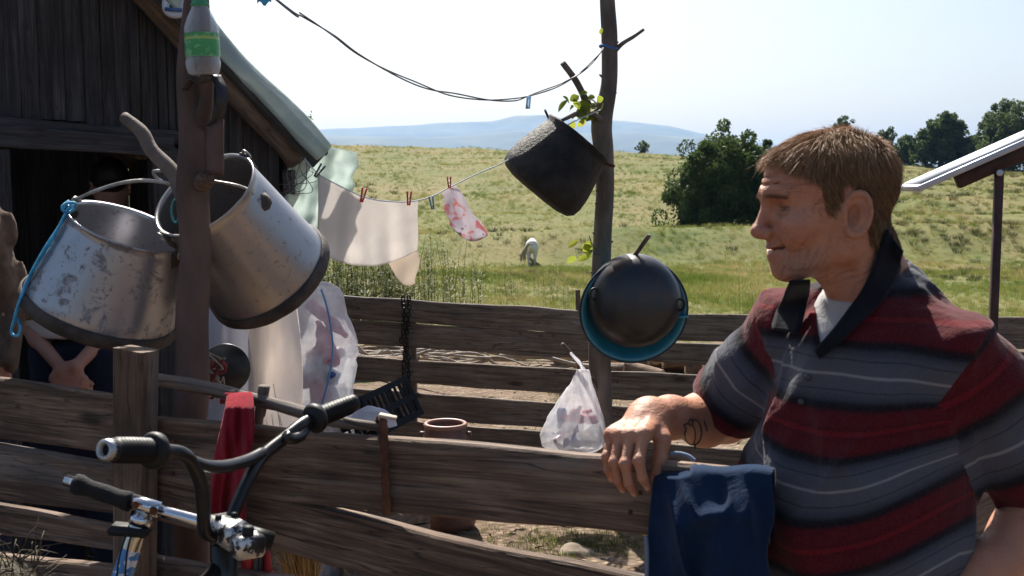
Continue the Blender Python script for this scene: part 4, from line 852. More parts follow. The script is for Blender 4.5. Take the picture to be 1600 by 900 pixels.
def sackmesh(cen, prof, seed, amp):
    """prof: (z, rx, ry, dx): stacked rings, puckered"""
    z = np.array([p[0] for p in prof]); zz = np.linspace(z[0], z[-1], 46); V = []; n = 56
    rx, ry, dx = [np.interp(zz, z, [p[i] for p in prof]) for i in (1, 2, 3)]
    for i in range(46):
        for k in range(n): a = 2 * math.pi * k / n; V.append((rx[i] * math.cos(a) + dx[i], ry[i] * math.sin(a), zz[i]))
    V = np.array(V); nn = V.copy(); nn[:, 2] = 0; a = np.arctan2(V[:, 1], V[:, 0]); f = amp * fbm(V * np.array([9, 9, 7]), 4, seed) + amp * .5 * np.abs(vnoise(V * 17, seed + 2))
    nn /= np.linalg.norm(nn, axis=1)[:, None] + 1e-6; V = V + nn * f[:, None]
    F = [(i * n + k, i * n + (k + 1) % n, (i + 1) * n + (k + 1) % n, (i + 1) * n + k) for i in range(45) for k in range(n)] + [tuple(range(n - 1, -1, -1)), tuple(45 * n + k for k in range(n))]
    return V + np.asarray(cen), F
BY = 4.55; u_ = BY / FPX; bz = P(506, 665, BY); zt_ = P(506, 441, BY)[2] - bz[2]
sb = thing('bottle_sack', 'tall clear plastic sack stuffed with bottles beside the white sheet', 'sack', (bz[0], BY, 0))
prof = [(-bz[2] + .02, 34 * u_, .10, 4 * u_), (-bz[2] * .5, 44 * u_, .13, 2 * u_), (0, 44 * u_, .12, 0), (zt_ * .35, 47 * u_, .13, 2 * u_), (zt_ * .6, 45 * u_, .12, -1 * u_), (zt_ * .78, 40 * u_, .11, -4 * u_), (zt_ * .93, 35 * u_, .09, -6 * u_), (zt_ * .985, 29 * u_, .07, -6 * u_), (zt_, 18 * u_, .04, -6 * u_)]
V, F = sackmesh((bz[0], BY, bz[2]), prof, 4, .030); obj('film', V, F, film.m, sb)
V, F = ropeV([P(x, y, BY - .145 + abs(x - 512) * .0008) for x, y in ((502, 452), (510, 476), (517, 510), (520, 545), (515, 585), (505, 625), (498, 660))], .004, 5); obj('blue_stripe', V, F, simple('blue_seam_tape', (.08, .25, .5), (.15, .36, .6), .5), sb)
r = np.random.default_rng(2)
for i in range(40):
    z = r.uniform(.05, bz[2] + zt_ * .82); bottle(np.array([bz[0] + r.uniform(-.04, .035), BY + r.uniform(-.03, .03), z]), r.normal(size=3) * [.4, .4, 1], pinkm[(1, 2, 3, 0, 1, 3, 2, 4)[i % 8]], 'crushed plastic bottle inside the tall clear sack', 'bottles in the tall sack', 1.0, i)
GY = 5.36; g_ = GY / FPX
hb = thing('carrier_bag', 'translucent carrier bag of rubbish hanging from a stick on the trunk pole', 'bag', P(896, 700, GY)); gb = P(896, 704, GY); gt = P(908, 578, GY)[2] - gb[2]
prof = [(0, 38 * g_, .07, 0), (gt * .06, 50 * g_, .1, 0), (gt * .2, 53 * g_, .11, 0), (gt * .4, 45 * g_, .10, 2 * g_), (gt * .65, 30 * g_, .07, 7 * g_), (gt * .85, 16 * g_, .045, 12 * g_), (gt, 9 * g_, .025, 14 * g_)]
V, F = sackmesh(gb, prof, 9, .010); a = np.arctan2(V[:, 1] - GY, V[:, 0] - gb[0]); zr = (V[:, 2] - gb[2]) / gt; V[:, 0] += .004 * np.sin(a * 13) * np.clip(zr, 0, 1); V[:, 1] += .006 * np.cos(a * 11) * np.clip(zr, 0, 1); obj('film', V, F, film.m, hb)
V, F = ropeV([P(910, 580, GY), P(906, 566, GY - .01), P(898, 558, GY - .02), P(892, 552, GY - .01), P(900, 562, GY + .03), P(914, 578, GY + .02)], .006, 6); obj('handle', V, F, film.m, hb)
for i in range(12): bottle(np.array([gb[0] + r.uniform(-.07, .07), GY + r.uniform(-.04, .04), gb[2] + r.uniform(.04, .17)]), r.normal(size=3), pinkm[(0, 1, 3, 2, 4)[i % 5]], 'crushed bottle inside the hanging carrier bag', 'rubbish in the carrier bag', .72, 50 + i)

# ------------------------------------------------------------------ chain on the back fence
ch = thing('iron_chain', 'black iron chain looped over the back fence', 'chain', planeP(633, 620, *BF, -.03))
r = np.random.default_rng(6)
for col, (x0, y0, y1) in enumerate(((629, 466, 545), (637, 466, 628), (632, 540, 625))):
    n = int((y1 - y0) / 6.6)
    for i in range(n):
        c = planeP(x0 + r.normal() * .8 + 2 * math.sin(i * .4 + col), y0 + i * 6.6, *BF, -.02 - .006 * (i % 2)); a0 = R(90) * (i % 2) + r.normal() * .2; th = np.linspace(0, 6.283, 13)[:-1]
        lp_ = np.stack([.009 * np.cos(th) * math.cos(a0), .009 * np.cos(th) * math.sin(a0), .017 * np.sin(th)], -1) + c; V, F = tube(lp_, .0042, 5, closed=True); obj('link', V, F, blackiron, ch)

# ------------------------------------------------------------------ crate, jar and clutter in the yard
blk = simple('black_crate_plastic', (.004, .004, .005), (.010, .010, .011), .5, bump=.1, spec=.2)
Mx = Matrix.Translation(Vector(P(562, 656, 4.6))) @ Matrix.Rotation(R(-38), 4, 'Z') @ Matrix.Rotation(R(-24), 4, 'Y') @ Matrix.Rotation(R(10), 4, 'X')
cr = thing('plastic_crate', 'tilted black plastic fruit crate behind the front fence', 'crate', P(580, 700, 4.5)); W_, D_, H_ = .40, .29, .17
V, F = box((0, 0, -H_ / 2), (W_, D_, .008), Mx); obj('bottom', V, F, blk, cr)
for s in (-1, 1):
    for (ln, px_, ax) in ((W_, D_ / 2 * s, 0), (D_, W_ / 2 * s, 1)):
        mb = MB(); put = lambda c, sz: mb.add(*box(c if ax == 0 else (c[1], c[0], c[2]), sz if ax == 0 else (sz[1], sz[0], sz[2]), Mx))
        for z in (-H_ / 2 + .01, -.005, H_ / 2 - .012): put((0, px_, z), (ln - .002 * ax, .009, .024))
        for k in range(11): u = -ln / 2 + ln * (k + .5) / 11; put((u, px_, 0), (.008, .0075, H_ - .012))
        for k in (-1, 1): put((k * (ln / 2 - .012), px_ * .985, 0), (.022, .011, H_ - .004))
        obj('side', *mb.get(), blk, cr, smooth=False)
sp3 = np.array((Mx @ Vector((0, 0, -H_ / 2 - .02)))); V, F = box((0, 0, sp3[2] / 2 - .05), (.36, .3, sp3[2] - .10), Matrix.Translation(Vector((sp3[0], sp3[1], 0))) @ Matrix.Rotation(.4, 4, 'Z'), .006)
wb = thing('wooden_box', 'grey wooden box under the black crate', 'box', (sp3[0], sp3[1], 0)); Mw = Matrix.Translation(Vector((sp3[0] + .02, sp3[1] + .02, 0))) @ Matrix.Rotation(.4, 4, 'Z'); hb_ = sp3[2] - .10
for k in range(4):
    z0 = k * hb_ / 4
    for s in (-1, 1):
        V, F = box((0, s * .14, z0 + hb_ / 8), (.36, .016, hb_ / 4 - .008), Mw, .002); obj('plank', V, F, w_back, wb, smooth=False)
        V, F = box((s * .172, 0, z0 + hb_ / 8), (.016, .262, hb_ / 4 - .008), Mw, .002); obj('plank', V, F, w_back, wb, smooth=False)
V, F = box((0, 0, hb_ - .008), (.326, .262, .014), Mw, .002); obj('lid', V, F, w_back, wb, smooth=False)
jm = simple('red_brown_glaze', (.07, .03, .022), (.17, .085, .065), .45, scale=7, bump=.2); JY = 5.2; j_ = JY / FPX; jb = P(697, 829, JY)
jr = thing('glazed_jar', 'tall red brown jar with an open mouth behind the front fence', 'jar', (jb[0], JY, 0)); Mj = Matrix.Translation(Vector((jb[0], JY, 0.01)))
V, F = lathe([(0, 0), (46 * j_, 0), (49 * j_, 10 * j_), (48 * j_, 60 * j_), (44 * j_, 120 * j_), (36 * j_, 145 * j_), (33 * j_, 152 * j_), (34 * j_, 160 * j_), (31 * j_, 163 * j_), (27 * j_, 158 * j_), (28 * j_, 148 * j_), (36 * j_, 120 * j_), (40 * j_, 20 * j_), (0, 10 * j_)], 44, Mj); obj('jar_body', V, F, jm, jr)
V, F = tube([np.array([jb[0] + 31.5 * j_ * math.cos(a), JY + 31.5 * j_ * math.sin(a), 162 * j_ + .012]) for a in np.linspace(0, 6.283, 41)[:-1]], .011, 8, closed=True); obj('rim', V, F, simple('red_brown_rim', (.22, .10, .08), (.34, .18, .14), .5), jr)
for a in (R(180), R(0)): V, F = box((jb[0] + 37 * j_ * math.cos(a), JY, 150 * j_), (.03, .02, .03), None, .006); obj('lug', V, F, jm, jr)
V, F = sackmesh(P(577, 665, 4.32), [(0, .10, .05, 0), (.03, .09, .05, 0), (.06, .05, .04, .01), (.075, .01, .01, .0)], 12, .02); obj('white_rag', V, F, clothm('white_rag_cloth', (.55, .58, .66), (.7, .72, .78)), None, label='crumpled white rag lying in front of the black crate', cat='rag')
# white sheets hanging under the buckets and the round blade
def sheetf(x0, x1, y0, y1, Y, seed, bulge):
    def f(u, v):
        x = x0 + (x1 - x0) * u + bulge * math.sin(math.pi * v) * (1 if u > .5 else .2) * abs(u - .3); y = y0 + (y1 - y0) * v
        d = -.16 * math.sin(math.pi * u) + .010 * math.sin(u * 9 + seed + v * 3) + .045 * float(fbm(np.array([[u * 3, v * 4, seed]]), 3, int(seed))[0]); return P(x, y, Y + d)
    return solid(*grid(f, 40, 34), .003)
obj('white_sheet', *sheetf(318, 402, 440, 760, 3.95, 3.0, 6), clothm('cool_white_cotton', (.74, .74, .80), (.84, .84, .88), .4), None, label='cool white cloth hanging just right of the bucket post', cat='cloth')
obj('white_sheet', *sheetf(388, 454, 425, 780, 3.7, 5.0, 26), clothm('warm_white_cotton', (.78, .72, .67), (.86, .81, .77), .4), None, label='warm white cloth bulging beside the sack of bottles', cat='cloth')
Md = frame(P(352, 576, 3.05), (1, 0, 0), (0, -1, .1)); V, F = lathe([(.004, .002), (.066, .002), (.0675, 0), (.066, -.002), (.004, -.002)], 40, Md); obj('steel_disc', V, F, simple('dull_blade_steel', (.03, .03, .03), (.10, .10, .10), .45, .7, scale=8), None, label='dull round steel disc hanging beside the bucket post', cat='disc')
rp = thing('red_rope', 'tangle of red and cream rope hanging on the post before the blade', 'rope', P(335, 590, 2.7)); r = np.random.default_rng(12)
for i, m in enumerate([simple('red_rope_fibre', (.10, .012, .015), (.22, .03, .035), .8), simple('cream_rope_fibre', (.3, .24, .17), (.45, .38, .28), .8)] * 2):
    V, F = ropeV([P(322 + r.uniform(0, 34), 556 + j * 8 + r.normal() * 7, 2.72 + r.normal() * .015) for j in range(9)], .0045 if i % 2 == 0 else .002, 6); obj('strand', V, F, m, rp)
# red cloth over the pole
redc = clothm('faded_red_cloth', (.26, .014, .026), (.36, .03, .042), .2)
def rf(u, v):
    w = (u - .5); yy = v
    if v < .12: p = q(368 + w * 48, 612 + 18 * (1 - v / .12), .075 - .03 * v / .12); return p
    t = (v - .12) / .88; x = 370 - 12 * t + w * (40 + 30 * t ** 1.3 + 8 * math.sin(t * 5)) + 5 * math.sin(t * 6 + 1); y = 611 + 240 * t + 40 * w * t * t + 6 * math.sin(w * 9) * t
    return q(x, y, .03 - .06 * min(1, t * 9) + (.014 * math.sin(w * 9 + t * 3) + .008 * math.sin(w * 21 - t * 6 + 2 * math.sin(t * 9))) * (.25 + t) - .014 * t)
V, F = solid(*grid(rf, 30, 60), .0018); obj('red_cloth', V, F, redc, None, label='faded red cloth draped over the grey pole on the front fence', cat='cloth')
V, F = solid(*grid(lambda u, v: q(372 + u * 46 + 14 * v, 826 + v * 120, .06 + .02 * math.sin(u * 9 + v * 5)), 14, 16), .003); obj('red_bag', V, F, simple('red_plastic_bag', (.42, .02, .02), (.55, .04, .03), .35), None, label='crumpled red plastic bag low behind the bicycle stem', cat='bag')
V, F = box((0, 0, .32), (.05, .035, .66), Matrix.Translation(Vector((*q(420, 800, .16)[:2], 0))) @ Matrix.Rotation(R(-29), 4, 'Z'), .006); obj('orange_stake', V, F, simple('faded_orange_plastic', (.42, .12, .04), (.58, .2, .07), .5), None, label='faded orange stake standing behind the lower front board', cat='stake')
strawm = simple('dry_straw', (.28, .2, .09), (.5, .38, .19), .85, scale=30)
def broom(name, label, c, d, n, L, seed):
    t = thing(name, label, 'straw', c); mb = MB(); r_ = np.random.default_rng(seed); d = np.array(d) / np.linalg.norm(d)
    for i in range(n):
        a = np.array(c) + r_.normal(size=3) * .012; e = a + d * L * r_.uniform(.7, 1.1) + r_.normal(size=3) * .045; mb.add(*tube([a, (a + e) / 2 + r_.normal(size=3) * .008, e], [.0018, .0015, .0008], 3))
    obj('bristles', *mb.get(), strawm, t); V, F = tube([np.array(c) - d * .01, np.array(c) + d * .03], .022, 10); obj('binding', V, F, wirem, t)
broom('straw_broom', 'worn straw broom head poking out between the front fence boards', q(432, 745, .2), (.7, .1, -.55), 120, .17, 3)
broom('straw_bundle', 'bundle of dry straw stalks below the lower front board', q(482, 960, .3) + [0, 0, .02], (-.12, 0, 1), 160, .36, 4)
hs = MB(); r = np.random.default_rng(8)
for i in range(170):
    a = P(r.uniform(-60, 60), 905 + r.uniform(-30, 70), 2.0 + r.normal() * .06); d = np.array([r.normal(), r.normal() * .5, abs(r.normal()) * .6]); d *= .09 * r.uniform(.4, 1.2) / np.linalg.norm(d); hs.add(*tube([a, a + d * .6 + [0, 0, .012], a + d], [.0014, .0012, .0006], 3))
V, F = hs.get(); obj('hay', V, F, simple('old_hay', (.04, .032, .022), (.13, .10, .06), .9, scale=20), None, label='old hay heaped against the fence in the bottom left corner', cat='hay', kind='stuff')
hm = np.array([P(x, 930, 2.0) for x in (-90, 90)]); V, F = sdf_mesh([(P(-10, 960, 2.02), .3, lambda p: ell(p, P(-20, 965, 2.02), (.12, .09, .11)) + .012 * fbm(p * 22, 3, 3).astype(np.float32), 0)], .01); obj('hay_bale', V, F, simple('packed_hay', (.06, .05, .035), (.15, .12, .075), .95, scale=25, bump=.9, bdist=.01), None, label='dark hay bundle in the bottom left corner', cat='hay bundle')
# ------------------------------------------------------------------ fallen branches and firewood behind the back fence
r = np.random.default_rng(33)
greyb = woodmat('sun_bleached_branch', (.16, .12, .09), (.33, .27, .21), (.5, .43, .35), .5, (.10, .07, .05), .3)
for i in range(70):
    px = r.uniform(540, 1000); Yb = r.uniform(9.0, 10.4); L = r.uniform(.35, 1.3); a = r.normal() * .45 + (math.pi if r.uniform() < .3 else 0); c = np.array([(px - 800) / FPX * Yb, Yb, r.uniform(.03, .2 - .0003 * abs(px - 760))]); d = np.array([math.cos(a), math.sin(a) * .6, r.normal() * .12]) * L / 2; k = .008 + .016 * r.uniform() ** 2
    ps = [c - d, c - d * .3 + r.normal(size=3) * .03, c + d * .35 + r.normal(size=3) * .03, c + d]; ps = [np.array([p_[0], p_[1], max(p_[2], .02)]) for p_ in ps]
    stick('dry_branch', 'bleached dry branch in the heap behind the back fence', 'branch', ps, [k, k * .9, k * .8, k * .5], greyb, 'branches heaped behind the back fence', 6)
endm = simple('cut_log_end', (.42, .29, .17), (.58, .43, .27), .8, scale=14); logbark = simple('log_bark', (.10, .06, .04), (.24, .16, .11), .9, scale=12, bump=.7, bdist=.012)
def log(c, d, rad, L):
    t = thing('firewood_log', 'split firewood log in the row behind the right of the back fence', 'log', c, 'firewood behind the back fence'); d = np.array(d) / np.linalg.norm(d); ps = [np.array(c) + d * L * (u - .5) for u in np.linspace(0, 1, 6)]
    V, F = tube(ps, rad, 14, False); V = V + .12 * rad * fbm(V * 12, 3, int(rad * 1e4))[:, None]; obj('bark', V, F, logbark, t)
    for s, pnt in ((-1, ps[0]), (1, ps[-1])):
        M = frame(pnt, d * s, (0, .2, 1)); V, F = lathe([(0, .004), (rad * .7, .003), (rad * .97, 0), (rad * .97, -.01)], 14); obj('cut_end', xf(V, M @ Matrix.Rotation(R(90), 4, 'Y')), F, endm, t)
for i in range(20):
    px = np.interp(i, [0, 19], [880, 1190]) + r.normal() * 8; Yb = r.uniform(8.9, 9.7); rad = r.uniform(.05, .085); a = r.normal() * .5 + R(60 if i % 2 else 15); log(((px - 800) / FPX * Yb, Yb, rad + (.1 if i % 3 == 0 else .02)), (math.cos(a), -math.sin(a), r.normal() * .1), rad, r.uniform(.28, .45))
log(P(580, 568, 9.2), (1, .1, .02), .05, .8)
rk = simple('pale_stone', (.12, .09, .065), (.25, .20, .15), .95, scale=8, bump=.7, bdist=.01)
for i, (x, y, s) in enumerate(((905, 872, .11), (940, 885, .07), (780, 845, .03), (860, 858, .035), (985, 893, .06))):
    Y = 1.6 * FPX / (y - 280); c = P(x, y, Y); V, F = sdf_mesh([(c, s * 1.8, lambda p, c=c, s=s, i=i: ell(p, c, (s, s * .8, s * .5)) + s * .25 * fbm(p / s * 1.3, 3, i).astype(np.float32), 0)], s / 9); obj('stone', V, F, rk, None, label=['largest pale stone in the gap below the top board', 'pale stone right beside the largest stone', 'small pebble left under the top board', 'small pebble in the middle under the top board', 'pale stone nearest the blue jacket hem'][i], cat='stone')
# chips, twigs and bark scattered over the yard soil
mb = MB(); r = np.random.default_rng(44)
for i in range(2600):
    Y = 4.0 * (11 / 4.0) ** r.uniform(); X = r.uniform(-.5, .6) * Y; L = r.uniform(.01, .06); a = r.uniform(0, 6.28); c = np.array([X, Y, float(0)]); d = np.array([math.cos(a), math.sin(a), r.normal() * .15]) * L; mb.add([c - d, c + d * .2 + [.003, .004, .006], c + d, c + d * .1 + [-.004, -.003, .010]], [(0, 1, 2), (0, 2, 3), (0, 3, 1)])
V, F = mb.get(); V[:, 2] += zground(V[:, 0], V[:, 1]) + .002; obj('wood_chips', V, F, simple('wood_chip', (.12, .085, .06), (.42, .34, .25), .9, scale=2.5), None, label='wood chips and twigs littering the yard soil', cat='litter', kind='stuff', smooth=False)

# ------------------------------------------------------------------ tilted panel on a steel post
brn = simple('brown_painted_steel', (.035, .016, .013), (.085, .042, .034), .6, .3, scale=14, bump=.3); alu = simple('pale_aluminium_frame', (.42, .43, .47), (.56, .57, .61), .4, .3, scale=9, bump=.1)
SY = 5.0; sp_t = thing('tilted_panel', 'white edged tilted panel, sky glare coloured into its top, on a brown steel post behind the man', 'panel', P(1558, 700, SY))
ax = P(1640, 210, SY) - P(1440, 298, SY); Mq = frame(P(1436, 299, SY), ax, (0, 0, 1)); LN = .95
V, F = box((LN / 2, .12, .010), (LN, .25, .026), Mq, .003); pnl = obj('frame', V, F, alu, sp_t)
V, F = box((LN / 2, .12, .025), (LN - .05, .21, .006), Mq); obj('sheet', V, F, simple('sky_glare_top', (.42, .43, .46), (.52, .53, .56), .5), pnl)  # panel top; the white sky reflection is put into its pale colour
V, F = box((.56, .05, -.037), (.76, .04, .06), Mq, .004); obj('support_beam', V, F, brn, sp_t)
c = P(1558, 272, SY + .02); V, F = box((c[0], SY + .0, c[2] / 2), (.034, .03, c[2] + .02), None, .003); obj('post', V, F, brn, sp_t)
V, F = lathe([(0, .012), (.007, .011), (.008, .006), (.014, .006), (.014, 0)], 14, Matrix.Translation(Vector(P(1562, 270, SY - .018))) @ Matrix.Rotation(R(90), 4, 'X')); obj('bolt', V, F, alu, sp_t)

# ------------------------------------------------------------------ bicycle handlebar and scooter
bkm = simple('chipped_black_paint', (.010, .010, .011), (.03, .028, .027), .32, .3, scale=16, bump=.15, spec=.6); rub = simple('black_rubber', (.006, .006, .006), (.013, .013, .013), .55, scale=30, bump=.2, spec=.3)
chrome = simple('scratched_chrome', (.55, .56, .58), (.75, .76, .78), .18, 1.0, scale=12, bump=.05)
worn = NT('worn_black_over_silver'); v = worn.coords(); n = worn.noise(v, 38, 5, .6); m = worn.ramp(n, [(.50, 0.0), (.54, 1.0)]); worn.fin(worn.mix(m, (.012, .012, .012), (.55, .54, .52)), .4, worn.node('MapRange', Value=m, i3=0, i4=.9).outputs[0])
bk = thing('bicycle', 'black bicycle with high handlebar leaning by the front fence', 'bicycle', (*P(350, 835, 1.8)[:2], 0)); BR = .0112
def B(px, py, Y): return P(px, py, Y)
lb_ = [B(350, 838, 1.80), B(322, 832, 1.77), B(318, 795, 1.75), B(313, 755, 1.73), B(298, 722, 1.70), B(284, 709, 1.68), B(262, 705, 1.66), B(240, 704, 1.635), B(172, 703, 1.555)]
rb_ = [B(350, 838, 1.80), B(360, 815, 1.82), B(372, 785, 1.84), B(390, 745, 1.87), B(410, 713, 1.91), B(440, 688, 1.95), B(470, 664, 1.99), B(490, 654, 2.02), B(551, 630, 2.09)]
hbp = np.concatenate([smooth_path(lb_, 6)[::-1], smooth_path(rb_, 6)[1:]]); V, F = tube(hbp, BR, 14); hbar = obj('handlebar', V, F, bkm, bk)
V, F = tube(smooth_path([B(297, 720, 1.70), B(320, 728, 1.74), B(350, 729, 1.79), B(385, 720, 1.86), B(410, 708, 1.91)], 6), .0105, 12); obj('crossbar', V, F, bkm, bk)
def gripm(a, b, flange, par):
    d = b - a; L = np.linalg.norm(d); d = d / L; ps = []; rs = []; n = 28
    for i in range(n):
        u = i / (n - 1); ps.append(a + d * L * u); rs.append(.0158 + .0022 * (1 if i % 2 else -1) * (u > .12) + .001 * math.sin(u * 3))
    g = obj('grip', *tube(ps, rs, 18), rub, par)
    if flange: M = frame(b, d, (0, .2, 1)) @ Matrix.Rotation(R(90), 4, 'Y'); V, F = lathe([(.012, -.012), (.024, -.010), (.027, -.003), (.027, .004), (.022, .010), (.012, .012)], 28, M); obj('flange', V, F, rub, g)
    return g
g1 = gripm(B(168, 703, 1.55), B(240, 704, 1.635), True, bk); g2 = gripm(B(554, 629, 2.095), B(492, 653.5, 2.022), True, bk)
d = B(168, 703, 1.55) - B(240, 704, 1.635); d /= np.linalg.norm(d); M = frame(B(168, 703, 1.55) + d * .004, d, (0, .2, 1)) @ Matrix.Rotation(R(90), 4, 'Y'); V, F = lathe([(.0075, -.02), (.0085, .003), (.0115, .005), (.015, .002), (.0158, -.006)], 24, M); obj('bar_end', V, F, simple('dull_bar_end', (.3, .3, .3), (.5, .5, .5), .35, .8), g1)
V, F = tube(smooth_path([B(478, 668, 2.0), B(468, 682, 1.97), B(455, 686, 1.95), B(446, 680, 1.94)], 4), [.010] * 13, 8); obj('brake_lever', V, F, bkm, bk)
Mst = frame(B(362, 838, 1.79), B(398, 862, 1.73) - B(330, 822, 1.84), (.15, -.1, 1)); V, F = box((-.01, 0, .005), (.085, .046, .040), Mst, .006); stm = obj('stem', V, F, worn.m, bk, Mst)
V, F = box((.052, 0, 0), (.034, .05, .036), Mst, .005); obj('front_cap', V, F, worn.m, stm, Mst)
for x, y, s in ((.052, 0, 1.3), (-.02, .014, .8), (-.02, -.014, .8)): V, F = lathe([(0, .032), (.006 * s, .031), (.007 * s, .028), (.007 * s, .016)], 10, Mst @ Matrix.Translation((x, y, 0))); obj('bolt', V, F, rub, stm)
ho = B(348, 850, 1.83); hd = np.array([.05, .04, -1]); hd /= np.linalg.norm(hd); V, F = tube([ho, ho + hd * .16], .021, 16); obj('head_tube', V, F, bkm, bk)
V, F = tube([ho + hd * .0, ho - hd * .04], .014, 12); obj('steerer', V, F, blackiron, bk)
wc = np.array([ho[0] + .10, ho[1] + .05, .26]); fdr = np.array([.75, .66, 0]); fdr /= np.linalg.norm(fdr); sdv = np.array([-fdr[1], fdr[0], 0])
for s in (-1, 1): V, F = tube([ho + hd * .16 + sdv * .01 * s, ho + hd * .24 + sdv * .035 * s, wc + sdv * .05 * s], [.013, .012, .010], 10); obj('fork_leg', V, F, bkm, bk)
whp = lambda rad: [wc + rad * (math.cos(a) * fdr + math.sin(a) * np.array([0, 0, 1])) for a in np.linspace(0, 6.283, 49)[:-1]]
V, F = tube(whp(.235), .022, 10, closed=True); wh = obj('wheel', V, F, rub, bk); V, F = tube(whp(.205), .009, 8, closed=True); obj('rim', V, F, chrome, wh)
mb = MB(); [mb.add(*tube([wc, p_], .0012, 4)) for p_ in whp(.203)[::3]]; obj('spokes', *mb.get(), chrome, wh); V, F = tube([wc - sdv * .055, wc + sdv * .055], .018, 12); obj('hub', V, F, chrome, wh)
rear = wc - fdr * .95; bb = wc - fdr * .55 + np.array([0, 0, .0]); seat = wc - fdr * .68 + np.array([0, 0, .38])
fr = MB(); [fr.add(*tube([a, b], .015, 10)) for a, b in ((ho + hd * .03, seat - [0, 0, .05]), (ho + hd * .14, bb), (bb, seat), (bb, rear), (seat - [0, 0, .06], rear))]; obj('frame', *fr.get(), bkm, bk)
whp2 = [rear + .235 * (math.cos(a) * fdr + math.sin(a) * np.array([0, 0, 1])) for a in np.linspace(0, 6.283, 49)[:-1]]; V, F = tube(whp2, .022, 10, closed=True); obj('wheel', V, F, rub, bk)
V, F = sdf_mesh([(seat + [0, 0, .02], .16, lambda p: ell(p, seat + [0, 0, .02], (.11, .07, .03)), 0)], .01); obj('saddle', V, F, rub, bk)
# scooter
sc_ = thing('kick_scooter', 'chrome kick scooter with foam grips in front of the sawn post', 'scooter', (*P(190, 900, 1.86)[:2], 0))
a = P(205, 785, 1.86); b = P(345, 824, 1.83); e = P(108, 752, 1.88); dd = (b - e) / np.linalg.norm(b - e)
V, F = tube([e - dd * .006, e + dd * .03, a, P(228, 792, 1.855)], .0098, 12); obj('handlebar', V, F, chrome, sc_); V, F = tube([P(228, 792, 1.855), P(285, 807, 1.845), b, P(385, 835, 1.85)], .0105, 14); obj('handlebar', V, F, chrome, sc_)
gp_ = [e + (a - e) * u for u in np.linspace(.1, 1, 12)]; V, F = tube(gp_, [.0165, .0175, .0150, .0135, .014, .0145, .0148, .0145, .014, .0148, .0165, .016], 16); obj('foam_grip', V, F, simple('black_foam', (.008, .008, .008), (.016, .016, .016), .95, scale=60, bump=.6), sc_)
V, F = tube([P(385, 835, 1.85), P(425, 846, 1.86)], .016, 14); obj('foam_grip', V, F, rub, sc_)
V, F = tube([P(203, 783, 1.86), P(250, 797, 1.85)], .0135, 16); tj = obj('clamp', V, F, chrome, sc_)
for x, y in ((212, 788), (240, 797)): V, F = lathe([(0, .004), (.006, .003), (.0065, 0)], 12, Matrix.Translation(Vector(P(x, y, 1.838))) @ Matrix.Rotation(R(90), 4, 'X')); obj('bolt', V, F, rust, tj)
sA = P(226, 796, 1.862); sB = P(186, 915, 1.85); sd2 = (sB - sA) / np.linalg.norm(sB - sA); end = sB + sd2 * ((sB[2] - .14) / -sd2[2]) 
dec = NT('chrome_tube_with_blue_decal'); v = dec.coords(rnd=False); sp5 = dec.node('SeparateXYZ', Vector=v); n = dec.noise(v, 26, 3, .5, 1.0); m1 = dec.ramp(n, [(.48, 0.0), (.50, 1.0)]); zone = dec.ramp(dec.node('MapRange', Value=sp5.outputs[0], i1=.0, i2=.12).outputs[0], [(0, 1.0), (.6, 1.0), (.62, 0.0)])
zz_ = dec.node('Math', _operation='GREATER_THAN', i0=sp5.outputs[0], i1=.0).outputs[0]; dc = dec.mix(m1, (.75, .76, .8), (.08, .25, .55)); dec.fin(dec.mix(zz_, (.62, .58, .5), dc), .2, dec.node('MapRange', Value=zz_, i3=1.0, i4=.2).outputs[0])
Mt = frame(sA + sd2 * .068, sd2, (1, 0, 0)); V, F = tube([sA, sA + sd2 * .05, sA + sd2 * .4, end], .0165, 18); obj('stem_tube', V, F, dec.m, sc_, Mt)
V, F = tube([sA + sd2 * .008, sA + sd2 * .026], .0195, 18); obj('collar', V, F, chrome, sc_)
Mc2 = frame(sA + sd2 * .036, (1, .1, -.12), -sd2); V, F = box((-.012, -.002, 0), (.066, .05, .014), Mc2, .005); obj('quick_release', V, F, rub, sc_)
for k in (0, 1): V, F = ropeV([P(200 + 8 * k, 830, 1.82), P(192 + 9 * k, 852, 1.815), P(185 + 12 * k, 880, 1.82), P(180 + 14 * k, 930, 1.82)], .0017, 5); obj('cable', V, F, rub, sc_)
dk = np.array([end[0], end[1], .09]); V, F = box((0, .3, 0), (.10, .55, .02), Matrix.Translation(Vector(dk)) @ Matrix.Rotation(R(50), 4, 'Z'), .004); obj('deck', V, F, blackiron, sc_)
Rz = rotz(R(50))
for o in ((0, -.02, -.04), (0, .6, -.04)):
    c = dk + Rz @ np.array(o); V, F = lathe([(.0, -.012), (.045, -.012), (.05, -.006), (.05, .006), (.045, .012), (0, .012)], 24, Matrix.Translation(Vector(c)) @ Matrix.Rotation(R(50), 4, 'Z') @ Matrix.Rotation(R(90), 4, 'Y')); obj('wheel', V, F, rub, sc_)
